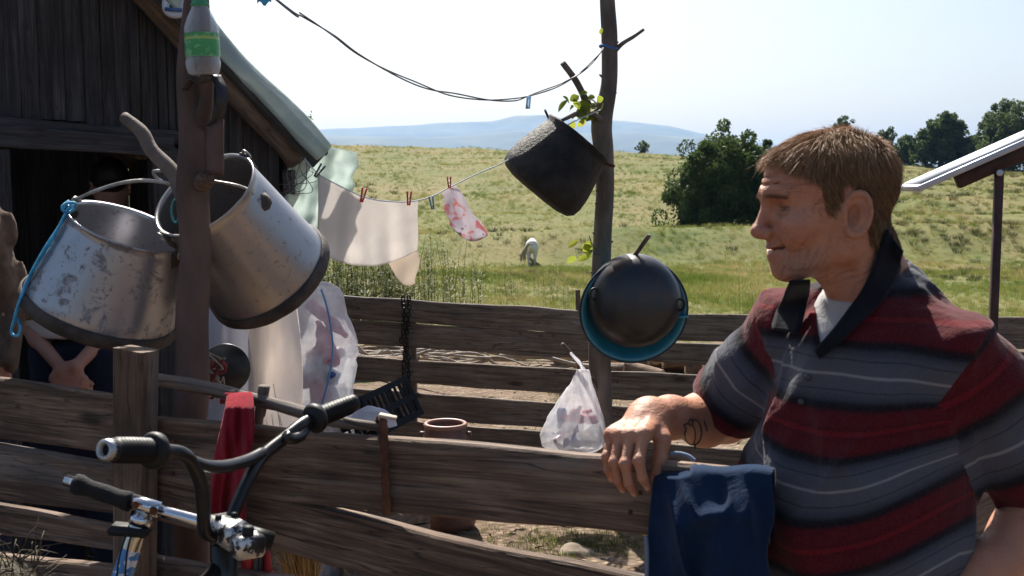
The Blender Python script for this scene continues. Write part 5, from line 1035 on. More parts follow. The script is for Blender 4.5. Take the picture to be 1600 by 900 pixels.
# blue jacket over the fence
jk = clothm('navy_work_cloth', (.007, .016, .040), (.011, .027, .065), .04, 5)
def jf(u, v):
    x = 1022 + u * (184 + 5 * math.sin(v * 7) + 4 * math.sin(v * 17)); yt = 728 - .10 * (1105 - x) + 10 * (1 - u) ** 3 - 4 * math.sin(u * 9)
    fold = (.015 * math.sin(u * 7 + 1 - 4.5 * v) + .010 * math.sin(u * 13 + 2 + 5 * v) + .006 * math.sin(u * 23 - 8 * v)); nz_ = float(fbm(np.array([[u * 4 - v * 1.6, v * 2.2 + u, 1.0]]), 3, 15)[0]); rdg = (1 - abs(float(vnoise(np.array([[u * 6 - v * 3.4, v * 2.0 + u * 1.2, 4.0]]), 19)[0]))) ** 3; fold_k = .022 * rdg
    lowf = np.interp(x, [1020, 1060, 1098], [1, 1, 0]); yt = yt + 12 * lowf; rd_ = .25 + .75 * min(1, 4.5 * min(u, 1 - u) + .0) ** .6
    if lowf > .5 and v < .26: return q(x, yt + 14 * (v / .26), .004 - .034 * (v / .26))
    if v < .16: t = 1 - v / .16; return q(x, yt + 2, .045) - np.array([0, 0, .25 * t]) + np.array([0, .02 * t, 0])
    if v < .26: t = (v - .16) / .1; return q(x, yt + 3 * t, .045 - .075 * t) + np.array([0, 0, .008 * math.sin(t * math.pi)])
    t = (v - .26) / .74; x2 = x - 16 * t ** .7 * (1 - u) + 8 * nz_ * t; return q(x2, yt + 3 + (900 + 60 + 25 * math.sin(u * 7) - yt) * t, -.03 - ((.014 + fold * .6 + fold_k) * min(1, t * 3) + .016 * (1 + nz_) * min(1, t * 3)) * rd_)
V, F = grid(jf, 60, 56); V, F = solid(V, F, .008); jt = thing('denim_jacket', 'navy blue work jacket draped over the front fence beside the man', 'jacket', (*NF[1], .6)); obj('cloth', V, F, jk, jt)
V, F = ropeV([q(1012 - 3 + 2 * math.sin(k), y, -.05) for k, y in enumerate((838, 860, 885, 920))], .0035, 5); obj('hem', V, F, simple('sunlit_denim_hem', (.10, .14, .22), (.2, .25, .34), .9), jt)  # edge seam; the sunlit line along it is put into a paler colour
V, F = ropeV([q(x, y, .02) for x, y in ((1048, 709), (1060, 708), (1075, 712), (1086, 720))], .003, 6); obj('collar_edge', V, F, simple('pale_denim_edge', (.12, .16, .24), (.22, .27, .36), .9), jt)  # thin strip, paler than the rest of the jacket
# ------------------------------------------------------------------ people
def skinmat(name):
    t = NT(name); at = t.node('Attribute', _attribute_name='tone').outputs['Color']; v = t.coords(rnd=False)
    n = t.noise(v, 24, 5, .6); n2 = t.noise(v, 260, 4, .7); c = t.mix(t.ramp(n, [(.35, .0), (.7, .35)]), at, (.36, .14, .09)); c = t.mix(t.ramp(n2, [(.45, 0.0), (.75, .25)]), c, (.22, .10, .07))
    wr = t.noise(t.coords(scale=(1, 1, 3.2), rnd=False), 70, 5, .65)
    wa = t.node('Attribute', _attribute_name='wrk').outputs['Vector']; wm_ = t.node('Attribute', _attribute_name='wmask').outputs['Fac']; wn_ = t.ramp(t.noise(wa, 1.0, 3, .5), [(.36, 0.0), (.47, 1.0), (.6, .9)])
    wr2 = t.node('Math', _operation='MULTIPLY', i0=wn_, i1=wm_).outputs[0]
    t.fin(c, .52, 0, t.bump(n2, .4, .0018, t.bump(wr, .55, .004, t.bump(wr2, .75, .0045))), Subsurface_Weight=.06, Subsurface_Scale=.006, Specular_IOR_Level=.35); t.b.inputs['Subsurface Radius'].default_value = (1, .35, .2); return t.m
skin = skinmat('weathered_skin')
SK = np.array([.48, .222, .130])
def head_fn(o, Fv, Lv, s=1.0, ears=True):
    Rm = np.stack([Fv, Lv, np.cross(Fv, Lv)], 1)
    def fn(p):
        q = ((p - np.asarray(o, np.float32)) @ Rm.astype(np.float32)) / s; qa = q.copy(); qa[:, 1] = np.abs(q[:, 1])
        d = ell(q, (-.008, 0, .026), (.094, .073, .080))
        d = smin(d, ell(q, (.042, 0, .028), (.064, .060, .056)), .03)
        d = smin(d, ell(q, (.040, 0, -.034), (.056, .053, .066)), .03)
        d = smin(d, ell(q, (.058, 0, -.082), (.034, .030, .030)), .02)
        d = smin(d, cap(qa, (-.004, .046, -.066), (.066, .016, -.101), .014, .014), .025)
        d = smin(d, ell(q, (.078, 0, -.102), (.017, .02, .016)), .014)
        d = smin(d, cap(qa, (-.006, .050, -.03), (-.006, .046, -.07), .02, .014), .03)
        d = smin(d, ell(qa, (.066, .046, -.030), (.026, .020, .017)), .022)
        d = smin(d, ell(q, (.080, 0, -.068), (.021, .028, .026)), .018)                 # muzzle
        d = smin(d, cap(qa, (.101, .008, .015), (.078, .044, .017), .0095, .0075), .016)  # brow
        d = smax(d, -ell(qa, (.101, .031, -.005), (.021, .017, .0105)), .012)            # eye socket
        d = smin(d, ell(qa, (.0715, .032, -.005), (.0125, .0135, .0125)), .003)
        up = smax(ell(qa, (.0725, .032, -.004), (.0146, .0155, .0138)), (-.0030 - q[:, 2]), .0015); d = smin(d, up, .003)
        lo = smax(ell(qa, (.0715, .032, -.006), (.0140, .0155, .0135)), (q[:, 2] + .0078), .0015); d = smin(d, lo, .004)
        d = smin(d, cap(qa, (.075, .024, -.023), (.062, .046, -.020), .007, .006), .012)   # under-eye
        d = smin(d, cap(q, (.101, 0, .002), (.114, 0, -.036), .0072, .0100), .010)       # nose
        d = smin(d, ell(q, (.1150, 0, -.0395), (.0135, .0130, .0120)), .006)
        d = smin(d, ell(qa, (.1045, .0135, -.0445), (.0120, .0080, .0095)), .006); d = smin(d, ell(qa, (.070, .038, -.046), (.020, .017, .017)), .014)
        d = smax(d, -ell(qa, (.110, .0065, -.0535), (.006, .0035, .005)), .002)
        d = smin(d, ell(q, (.0935, 0, -.0645), (.0085, .023, .0055)), .006)
        d = smin(d, ell(q, (.0915, 0, -.0785), (.0090, .019, .0065)), .006)
        mz = -.0705 + .010 * np.clip(qa[:, 1] / .028, 0, 1.2) ** 2
        gr = np.sqrt(((q[:, 2] - mz) / .0022) ** 2 + (np.clip(qa[:, 1] - .030, 0, 9) / .004) ** 2 + ((q[:, 0] - .104 + 30 * q[:, 1] ** 2) / .014) ** 2) - 1
        d = smax(d, -gr * .0022, .002)
        d = smax(d, -(cap(qa, (.099, .019, -.048), (.077, .037, -.082), .0036, .0026)), .007)   # smile fold
        d = smax(d, -(cap(qa, (.070, .049, -.045), (.058, .047, -.090), .0024, .0016)), .006)
        for k in range(3): d = smax(d, -(cap(qa, (.063, .049, -.003 - .004 * k), (.049, .056, .002 - .009 * k), .0018, .0012)), .003)
        for k, z in enumerate((.030, .041, .051)): d = smax(d, -(cap(qa, (.109 - .03 * (z - .03), 0, z), (.092 - .03 * (z - .03), .036, z + .003), .0022, .0018)), .004)
        if ears:
            e = qa - np.array([-.009, .075, -.016], np.float32); ca, sa = math.cos(.16), math.sin(.16); ex = e[:, 0] * ca + e[:, 2] * sa; ez = -e[:, 0] * sa + e[:, 2] * ca; ey = e[:, 1] + .40 * (ex)
            rr = np.sqrt((ex / .0185) ** 2 + (np.where(ez > 0, ez / .031, ez / .034)) ** 2)
            plate = np.sqrt(np.clip((rr - .86) * .022, 0, 9) ** 2 + np.clip(np.abs(ey) - .0016, 0, 9) ** 2) - .0022
            rim = np.sqrt(((rr - .95) * .021) ** 2 + (ey - .0055) ** 2) - .0040; rim = np.where((ex > .012) & (ez < -.004), 9, rim).astype(np.float32)
            lobe = np.sqrt(((ex - .004) / 1) ** 2 + ((ez + .030)) ** 2 + (ey / .55) ** 2) - .0075
            inner = np.sqrt(((np.sqrt((ex / .010) ** 2 + (ez / .021) ** 2) - 1) * .010) ** 2 + (ey - .002) ** 2) - .003
            tr = np.sqrt((ex - .014) ** 2 + (ez + .008) ** 2 + (ey - .002) ** 2) - .0055
            er = smin(smin(smin(plate, rim, .0015), smin(lobe, inner, .002), .002), tr, .002); er = smin(er, cap(e, (.010, -.012, -.004), (.004, 0, -.004), .012, .008), .006); con = np.sqrt(((ex - .003) / .0085) ** 2 + ((ez + .004) / .017) ** 2 + ((ey - .008) / .017) ** 2) - 1; er = smax(er, -con * .0085, .0015); d = smin(d, er.astype(np.float32), .004); d = smax(d, -(con * .0085).astype(np.float32), .002)
        return d * s
    return fn, Rm
FL = [(.046, .028, .022), (.050, .032, .024), (.047, .030, .023), (.037, .022, .019)]
FYO = [.030, .0095, -.0105, -.029]; FXO = [.088, .092, .089, .082]
def hand_fn(W, xh, zh, flex, side=1, s=1.0, spread=.05, thumb=None, thick=1.0):
    """wrist W, direction of the palm xh, back of the hand zh; side +1 when the thumb lies along zh x xh"""
    xh = np.asarray(xh, float) / np.linalg.norm(xh); zh = np.asarray(zh, float); zh = zh - xh * (zh @ xh); zh /= np.linalg.norm(zh); yh = np.cross(zh, xh) * side
    T = lambda x, y, z: np.asarray(W) + s * (xh * x + yh * y + zh * z)
    fingers = []; nails = []
    for i in range(4):
        x, y, z = FXO[i], FYO[i], -.002 - .003 * (i == 3) - .001 * (i == 0); a = 0; pts = [(T(x - .012, y, z), .0108 * thick * s), (T(x, y, z), .0105 * thick * s)]; yd = math.tan(spread * (1.5 - i))
        for j in range(3):
            a += flex[i][j]; x += FL[i][j] * math.cos(a); z -= FL[i][j] * math.sin(a); y += FL[i][j] * yd * .5 - FL[i][j] * .0
            pts.append((T(x, y, z), (.0088, .0080, .0064)[j] * thick * s * (.86 if i == 3 else 1)))
        fingers.append(pts); e = (T(x, y, z)); dv = np.cos(a) * zh + np.sin(a) * xh; nails.append(e + dv * .0065 * s - (math.cos(a) * xh - math.sin(a) * zh) * .003 * s)
    th = thumb or [(.018, .022, -.008), (.048, .042, -.018), (.076, .046, -.030), (.098, .040, -.042)]; tp = [(T(*c), r * s) for c, r in zip(th, (.0165, .0135, .0108, .0085))]
    def fn(p):
        d = None
        for i in range(4):
            e = cap(p, T(.004, FYO[i] * .62, -.004), T(FXO[i], FYO[i], -.003), .0150 * s, .0122 * s); d = e if d is None else smin(d, e, .012 * s)
        for i in range(4): d = smin(d, cap(p, T(.022, FYO[i] * .62, .0098), T(FXO[i] - .008, FYO[i], .0086), .0020 * s, .0024 * s), .005 * s)
        d = smin(d, chain(p, [(T(.015, -.012, .0105), .0016 * s), (T(.035, -.001, .0112), .0018 * s), (T(.05, -.004, .011), .0018 * s), (T(.075, .0, .0098), .0014 * s)], .002), .003 * s)
        d = smin(d, cap(p, T(.02, -.022, -.010), T(.07, -.026, -.012), .014 * s, .011 * s), .014 * s)
        f = None
        for pts in fingers:
            e = chain(p, pts, .004 * s); 
            for (c, r) in pts[1:3]: e = smin(e, np.sqrt(((p - np.asarray(c, np.float32)) ** 2).sum(1)) - r * 1.13, .004 * s)
            f = e if f is None else smin(f, e, .0012 * s)
        d = smin(d, f, .007 * s); d = smin(d, chain(p, tp, .006 * s), .009 * s); return d
    return fn, T(.07, 0, -.03), fingers, nails

# ---- the man at the fence
by = R(44); Fb = np.array([-math.sin(by), -math.cos(by), 0]); Lb = np.array([math.cos(by), -math.sin(by), 0]); BC = np.array([.562, 1.80, 0])
def bd(f, l, z): return BC + Fb * f + Lb * l + np.array([0, 0, z])
RB = np.stack([Fb, Lb, np.array([0, 0, 1.0])], 1)
HO = P(1299, 315, 1.78); hy = R(85); Fh = np.array([-math.sin(hy) * math.cos(.05), -math.cos(hy) * math.cos(.05), -math.sin(.05)]); Fh /= np.linalg.norm(Fh); Lh = np.array([math.cos(hy), -math.sin(hy), 0.0])
hfn, RH = head_fn(HO, Fh, Lh, 1.0)
SR = bd(-.01, -.148, 1.352); SL = bd(-.005, .147, 1.335); ER = P(1134, 652, 2.06); WR = P(1014, 652, 1.865); EL = P(1652, 792, 1.74); WL = P(1508, 925, 1.64)
KR = P(966, 686, 1.765); xr = KR - WR; zr = np.array([-.36, -.36, .86])
rh, rhc, rfin, rnail = hand_fn(WR, xr, zr, [(.72, .85, .5), (.78, .80, .55), (.84, .78, .5), (.80, .70, .45)], 1, 1.0, .06, [(.018, .024, -.008), (.046, .040, -.024), (.066, .040, -.052), (.078, .034, -.078)], .97)
lh, lhc, lfin, lnail = hand_fn(WL, bd(.05, .10, .84) - WL, (.5, -.5, .6), [(.5, .5, .3)] * 4, -1, 1.0)
NB = bd(-.045, 0, 1.43); HN = HO + RH @ np.array([-.035, 0, -.05])
def core(p):
    q = (p - BC.astype(np.float32)) @ RB.astype(np.float32); d = ell(q, (.0, 0, 1.25), (.105, .155, .19))
    d = smin(d, cap(p, SR, SL, .045, .045), .04)
    d = smin(d, cap(p, NB, HN, .048, .052), .03); d = smin(d, cap(p, bd(.02, 0, 1.41), HO + RH @ np.array([.022, 0, -.075]), .036, .030), .03)
    d = smin(d, cap(p, HO + RH @ np.array([-.03, .05, -.03]), bd(.055, .02, 1.415), .016, .012), .02)       # neck muscle
    for s, S in ((-1, SR), (1, SL)): d = smin(d, cap(p, NB - [0, 0, .03], S, .034, .034), .02)
    return d
mr = (ER + WR) / 2
arm_r = lambda p: smin(chain(p, [(SR, .050), (SR * .5 + ER * .5, .046), (ER, .041)], .03), smin(chain(p, [(ER, .041), (ER * .7 + WR * .3 + [0, 0, -.004], .043), (ER * .25 + WR * .75, .031), (WR, .026), (WR + xr * .25, .0235)], .03), ell(p, WR, (.031, .031, .024)), .02), .03)
arm_l = lambda p: smin(chain(p, [(SL, .050), (SL * .5 + EL * .5, .046), (EL, .041)], .03), chain(p, [(EL, .044), (EL * .68 + WL * .32, .050), (EL * .25 + WL * .75, .035), (WL, .029)], .03), .03)
groups = [(HO + [0, 0, -.01], .165, hfn, 0), (bd(0, 0, 1.27), .36, core, .02), ((SR + WR) / 2 + (ER - mr) * .4, .34, arm_r, .02), ((SL + WL) / 2 + [.08, 0, 0], .34, arm_l, .02), (rhc, .14, rh, .012), (lhc, .14, lh, .012)]
MV, MF = sdf_mesh(groups, .0023); MV = relax(MV, MF, 1, .35)
q_ = (MV - HO) @ RH; qa = np.abs(q_[:, 1]); inhead = (np.linalg.norm(q_ - [.0, 0, -.01], axis=1) < .17) & (q_[:, 2] > -.12)
tone = np.tile(SK, (len(MV), 1)); n_ = fbm(MV * 18, 3, 2)[:, None]; tone = tone * (1 + .12 * n_)
def blend(mask, col, a=1.0):
    global tone
    w = (np.clip(mask, 0, 1) * inhead * a)[:, None]; tone = tone * (1 - w) + np.asarray(col) * w
sph = lambda c, r: 1 - np.clip((np.linalg.norm((np.stack([q_[:, 0], qa, q_[:, 2]], 1) - c) / np.asarray(r), axis=1) - .55) / .45, 0, 1)
blend(sph((.114, 0, -.041), (.022, .024, .022)), (.46, .17, .12), .6); blend(sph((.07, .045, -.035), (.035, .03, .025)), (.48, .19, .13), .55)
blend(sph((.06, .03, -.088), (.05, .05, .035)), (.33, .19, .14), .45)
blend(sph((.098, 0, -.066), (.012, .024, .0055)), (.36, .13, .11), .8); blend(sph((.096, 0, -.079), (.012, .020, .006)), (.40, .16, .13), .7)
mzl = -.0705 + .010 * np.clip(qa / .028, 0, 1.2) ** 2; blend((np.abs(q_[:, 2] - mzl) < .0014) * (qa < .031) * (q_[:, 0] > .06), (.07, .025, .02), .9)
blend((np.abs(q_[:, 2] + .0055) < .0024) * (np.abs(qa - .032) < .0125) * (q_[:, 0] > .067), (.24, .19, .17), 1)  # eye white kept dark: shade of the narrow slit put into its colour
blend((np.abs(q_[:, 2] + .0053) < .0025) * (np.abs(qa - .031) < .0050) * (q_[:, 0] > .073), (.03, .03, .035), 1)
blend((np.abs(q_[:, 2] + .0027) < .0012) * (np.abs(qa - .032) < .014) * (q_[:, 0] > .062), (.06, .03, .022), .9)
blend((np.abs(q_[:, 2] + .0081) < .0008) * (np.abs(qa - .032) < .013) * (q_[:, 0] > .062), (.16, .07, .05), .7)
hx = [-.13, -.05, -.035, -.025, -.012, .005, .016, .022, .032, .040, .048, .066, .085, .10, .13]; hz_ = [-.070, -.075, -.070, -.02, .022, .026, -.012, -.018, -.012, .018, .030, .050, .066, .072, .075]
hair_line = np.interp(q_[:, 0], hx, hz_) + .006 * vnoise(MV * 60, 4); earz = (qa > .0745) & (q_[:, 2] < .025) & (q_[:, 0] > -.04) & (q_[:, 0] < .02)
hm_ = np.clip((q_[:, 2] - hair_line) / .006, 0, 1) * (~earz); blend(hm_, (.13, .075, .042), .95)
for nv in rnail + lnail:
    w = np.clip(1.3 - np.linalg.norm(MV - nv, axis=1) / .0055, 0, 1)[:, None]; tone = tone * (1 - w) + np.array([.62, .40, .33]) * w
stip = (vnoise(MV * 420, 6) > .35) * sph((.052, .028, -.085), (.062, .06, .05)); blend(stip, (.20, .13, .10), .25)
frk = (fbm(MV * 150, 2, 16) > .38) * 1.0; tone = tone * (1 - .16 * frk[:, None] * inhead[:, None]); red_ = np.clip(fbm(MV * 45, 3, 26), 0, 1)[:, None]; tone = tone * (1 - .5 * red_ * np.array([.15, .5, .55]))
sm = lambda x, a, b: np.clip((x - a) / (b - a), 0, 1)
x_, z_ = q_[:, 0], q_[:, 2]; m1_ = sm(z_, .012, .024) * sm(x_, .045, .07) * inhead; ang = np.arctan2(z_ + .004, -(x_ - .056)); rr_ = np.hypot(z_ + .004, x_ - .056); m2_ = sm(rr_, .003, .008) * (1 - sm(rr_, .022, .034)) * (1 - sm(np.abs(ang), .8, 1.2)) * (qa > .03) * inhead
m3_ = sm(z_, -.112, -.095) * (1 - sm(z_, -.05, -.035)) * sm(x_, .015, .035) * (1 - sm(x_, .078, .09)) * (qa > .02) * inhead; m4_ = (1 - sm(z_, -.105, -.085)) * sm(z_, -.20, -.16) * (np.hypot(x_ + .01, q_[:, 1]) < .1)
ms_ = np.stack([m1_, m2_, m3_ * .7, m4_ * .7]); pk_ = ms_.argmax(0); wmask = ms_.max(0) * .8; U_ = np.stack([z_ / .0065, 40 + ang * 3.6, 80 + (x_ + .35 * z_) / .0075, 120 + (z_ + .5 * x_) / .010]); V_ = np.stack([q_[:, 1] * 25, rr_ * 40, z_ * 22, q_[:, 1] * 20]); ar_ = np.arange(len(x_)); wk = np.stack([U_[pk_, ar_], V_[pk_, ar_], 0 * x_], 1)
man = thing('person', 'man in a red and grey striped polo shirt leaning on the front fence, looking left', 'person', (BC[0], BC[1], 0)); obj('body', MV, MF, skin, man, attr={'tone': tone, 'wrk': wk, 'wmask': wmask})
# hair
vn = np.zeros_like(MV); fnorm = np.cross(MV[MF[:, 2]] - MV[MF[:, 0]], MV[MF[:, 3]] - MV[MF[:, 1]])
for k in range(4): np.add.at(vn, MF[:, k], fnorm)
vn /= np.linalg.norm(vn, axis=1)[:, None] + 1e-12
r = np.random.default_rng(3); cand = np.where(inhead & (hm_ > .5))[0]
if (vn[cand] * (MV[cand] - HO)).sum() < 0: vn = -vn
ids = r.choice(cand, 60000); pos = MV[ids] + r.normal(size=(len(ids), 3)) * .0012; nl = vn[ids] @ RH; ql = q_[ids]
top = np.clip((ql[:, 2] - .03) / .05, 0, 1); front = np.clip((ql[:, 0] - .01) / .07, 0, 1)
comb = np.stack([.25 + .75 * front * top - .9 * (1 - top), np.sign(ql[:, 1]) * .3 + .35 * vnoise(ql * 30, 7), -.5 - .8 * (1 - top) - .25 * front], 1) + .35 * np.stack([vnoise(ql * 45 + 7 * k, 8) for k in range(3)], -1)
comb -= nl * (comb * nl).sum(1)[:, None]; comb /= np.linalg.norm(comb, axis=1)[:, None] + 1e-9
Lh_ = (.013 + .017 * top) * r.uniform(.6, 1.25, len(ids)) * (1 + .3 * vnoise(ql * 40, 9)) * np.where(r.uniform(0, 1, len(ids)) < .02, 1.5, 1.0); lift = .16 + .22 * top
d1 = nl * lift[:, None] + comb * .9 + r.normal(size=(len(ids), 3)) * .10; d1 /= np.linalg.norm(d1, axis=1)[:, None]; d2 = nl * .03 + comb + r.normal(size=(len(ids), 3)) * .10; d2 /= np.linalg.norm(d2, axis=1)[:, None]
p0 = pos; p1 = p0 + (d1 @ RH.T) * (Lh_ * .5)[:, None]; p2 = p1 + (d2 @ RH.T) * (Lh_ * .5)[:, None]; sd3 = np.cross(d1 @ RH.T, r.normal(size=(len(ids), 3))); sd3 /= np.linalg.norm(sd3, axis=1)[:, None]; wv = (.00026 * r.uniform(.7, 1.3, len(ids)))[:, None]
HV = np.stack([p0 - sd3 * wv, p0 + sd3 * wv, p1 - sd3 * wv, p1 + sd3 * wv, p2 - sd3 * wv * .3, p2 + sd3 * wv * .3], 1).reshape(-1, 3); b6 = np.arange(len(ids))[:, None] * 6
HF = np.concatenate([b6 + [0, 1, 3, 2], b6 + [2, 3, 5, 4]]); hc = np.array([.42, .245, .125]) * r.uniform(.45, 1.15, len(ids))[:, None] * (.55 + .45 * np.clip(top + .25 * front, 0, 1))[:, None]  # strands get lighter towards the crown: sunlight put into the hair colour
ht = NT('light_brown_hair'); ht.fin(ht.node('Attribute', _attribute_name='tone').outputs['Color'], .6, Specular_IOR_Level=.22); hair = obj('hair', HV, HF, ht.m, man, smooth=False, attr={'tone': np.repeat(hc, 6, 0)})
# eyebrows
ids = r.choice(np.where(inhead & (np.abs(q_[:, 2] - .013 - .10 * (qa - .012) * (qa < .03) + .12 * (qa - .03) * (qa > .03)) < .0032) & (qa > .012) & (qa < .05) & (q_[:, 0] > .06))[0], 420)
d = (vn[ids] @ RH) * .4 + np.stack([-.3 * np.ones(len(ids)), np.sign(q_[ids, 1]) * 1.0, .1 + 0 * ids], 1) + r.normal(size=(len(ids), 3)) * .15; d /= np.linalg.norm(d, axis=1)[:, None]; p0 = MV[ids]; p2 = p0 + (d @ RH.T) * .008; s3 = np.cross(d @ RH.T, vn[ids]) * .0005
obj('eyebrows', np.stack([p0 - s3, p0 + s3, p2 + s3 * .3, p2 - s3 * .3], 1).reshape(-1, 3), np.arange(4 * len(ids)).reshape(-1, 4), simple('sandy_eyebrow', (.24, .13, .07), (.36, .22, .12), .6), man, smooth=False)
# striped shirt
def fold(p):
    q = (p - BC.astype(np.float32)) @ RB.astype(np.float32); th = np.arctan2(q[:, 1], q[:, 0]); z = q[:, 2]
    a = .007 * fbm(np.stack([th * 2.6 + 3 * z, z * 5 - th * 1.2, 0 * z], -1), 3, 31) + .0055 * np.sin(th * 7 + z * 16 + 2 * vnoise(np.stack([th, z * 5, 0 * z], -1), 33)) * np.clip((1.36 - z) / .3, 0, 1)
    u = th * .15; rg = (1 - np.abs(vnoise(np.stack([u * 17 + z * 9, z * 3.2 - u * 3, 0 * z], -1), 35))) ** 4; rg2 = (1 - np.abs(vnoise(np.stack([u * 13 - z * 11, z * 4 + u * 3, 0 * z + 5], -1), 36))) ** 4
    a = a - .010 * rg * np.clip((1.40 - z) / .1, 0, 1) - .009 * rg2
    return a.astype(np.float32)
def shirt_torso(p):
    q = (p - BC.astype(np.float32)) @ RB.astype(np.float32); d = ell(q, (.004, 0, 1.24), (.116, .156, .200)); d = smin(d, ell(q, (.028, -.004, 1.03), (.140, .186, .24)), .06); d = smin(d, ell(q, (.01, 0, .84), (.135, .175, .17)), .06)
    d = smin(d, cap(p, SR + Lb * .035, SL - Lb * .035, .058, .058), .03); d = smin(d, cap(p, NB - [0, 0, .024], SR + Lb * .02, .064, .048), .03); d = smin(d, cap(p, NB - [0, 0, .024], SL - Lb * .02, .064, .048), .03)
    return d + fold(p)
CR_ = SR + (ER - SR) * .86 + np.array([-.015, -.025, .004]); CL_ = SL + (EL - SL) * .80
def sleeve(p, S, C, r0, r1, seed):
    ax = (C - S) / np.linalg.norm(C - S); o = cap(p, S, C + ax * .06, r0, r1 * 1.06); t = ((p - S.astype(np.float32)) @ ax.astype(np.float32)); L = np.linalg.norm(C - S)
    o = o + (.005 * np.sin(t * 60 + 3 * vnoise(p * 14, seed)) * np.clip(1 - t / L, .2, 1) + .006 * fbm(p * 20, 2, seed) - .008 * (1 - np.abs(vnoise(p * np.array([13, 9, 9]), seed + 5))) ** 4).astype(np.float32)
    o = smax(o, (t - L).astype(np.float32), .004); inn = cap(p, S, C + ax * .08, r0 * .6, r1 * 1.06 - .008); inn = smax(inn, (L * .45 - t).astype(np.float32), .01); return smax(o, -inn, .003)
slr = lambda p: sleeve(p, SR, CR_, .064, .071, 41); sll = lambda p: sleeve(p, SL, CL_, .066, .074, 43)
def neckcut(p):
    q = (p - BC.astype(np.float32)) @ RB.astype(np.float32); ring = cap(p, NB - [0, 0, .03], HN + [0, 0, .1], .046, .060)
    zV = 1.330; wdt = .058 * np.clip((q[:, 2] - zV) / .10, 0, 1.4); v = smax(np.abs(q[:, 1] + .018 + .05 * (1.43 - q[:, 2])) - wdt, -(q[:, 0] - .02), .005); v = np.maximum(v, zV - q[:, 2]); return np.minimum(ring, v.astype(np.float32))
def shirt_fn(p): return smax(smin(smin(shirt_torso(p), slr(p), .03), sll(p), .03), -neckcut(p), .004)
AV, AF = sdf_mesh([(bd(0, 0, 1.08), .50, shirt_fn, 0)], .0048); AF = AF[np.all(AV[AF][:, :, 2] > .70, 1)]; AV = relax(AV, AF, 1, .4)
fc = AV[AF].mean(1).astype(np.float32); ds = shirt_torso(fc); dr = slr(fc); dl = sll(fc)
fr_ = np.linalg.norm(fc - SR, axis=1); seam = lambda S, C, out: ((fc - S) @ ((C - S) / np.linalg.norm(C - S) * .75 + out * .66))
part_id = np.where((dr < ds + .03) & (seam(SR, CR_, -Lb) > .008), 1, np.where((dl < ds + .03) & (seam(SL, CL_, Lb) > .008), 2, 0))
for k_, S_, C_, o_ in ((1, SR, CR_, -Lb), (2, SL, CL_, Lb)):      # straighten the sleeve seams
    bv = np.intersect1d(AF[part_id == k_], AF[part_id == 0]); nn_ = (C_ - S_) / np.linalg.norm(C_ - S_) * .75 + o_ * .66; L2 = nn_ @ nn_; dd_ = (AV[bv] - S_) @ nn_ - .008; dd_ = np.where(np.abs(dd_) < .006, dd_, 0); AV[bv] -= (dd_ / L2)[:, None] * nn_
def piece(k): f = AF[part_id == k]; u, inv = np.unique(f, return_inverse=True); return AV[u], inv.reshape(f.shape)
SV, SF = piece(0)
qs = (SV - BC) @ RB; zz = qs[:, 2]; l = qs[:, 1]
s_all = zz - .055 * (np.clip(np.abs(l + .02), 0, .2) / .15) ** 2 * np.clip((1.30 - zz) / .12, 0, 1) + .006 * vnoise(SV * 9, 3)
t = NT('striped_jersey'); sa = t.node('Attribute', _attribute_name='stripe').outputs['Fac']; v = t.coords(rnd=False)
x = t.node('Math', _operation='MULTIPLY_ADD', i0=t.node('Math', _operation='SUBTRACT', i0=sa, i1=1.304).outputs[0], i1=1 / .172, i2=.5).outputs[0]; x = t.node('Math', _operation='FRACT', i0=x).outputs[0]
x = t.node('Math', _operation='ABSOLUTE', i0=t.node('Math', _operation='SUBTRACT', i0=x, i1=.5).outputs[0]).outputs[0]; x = t.node('Math', _operation='MULTIPLY', i0=x, i1=2.0).outputs[0]
st_ = [(0, (.23, .22, .225)), (.014, (.23, .22, .225)), (.032, (.088, .088, .108)), (.24, (.080, .081, .100)), (.262, (.034, .036, .048)), (.285, (.074, .076, .096)), (.41, (.046, .048, .064)), (.49, (.011, .0115, .017)), (.57, (.014, .006, .009)), (.65, (.085, .006, .010)), (.80, (.092, .007, .011)), (.945, (.075, .005, .008)), (.965, (.14, .007, .011)), (1, (.14, .007, .011))]
c = t.ramp(x, st_); wv = t.noise(t.coords(scale=(1, 1, 5), rnd=False), 240, 3, .7); c = t.mix(t.ramp(wv, [(.35, .14), (.65, 0.0)]), c, (.0, .0, .0)); c = t.mix(.05, c, t.ramp(t.noise(v, 300, 2), [(.4, .02), (.6, .16)]))
t.fin(c, .92, 0, t.bump(t.noise(v, 420, 2), .25, .0008, t.bump(t.noise(v, 24, 4, .55), .7, .010)), Specular_IOR_Level=.08, Sheen_Weight=.12)
shirt = obj('shirt', SV, SF, t.m, man, attr={'stripe': s_all})
for S_, C_, k_, o_ in ((SR, CR_, 1, 1.392), (SL, CL_, 2, 1.405)):
    V, F = piece(k_); obj('sleeve', V, F, t.m, man, attr={'stripe': o_ - ((V - S_) @ ((C_ - S_) / np.linalg.norm(C_ - S_))) * .8 + .004 * vnoise(V * 14, 3)})
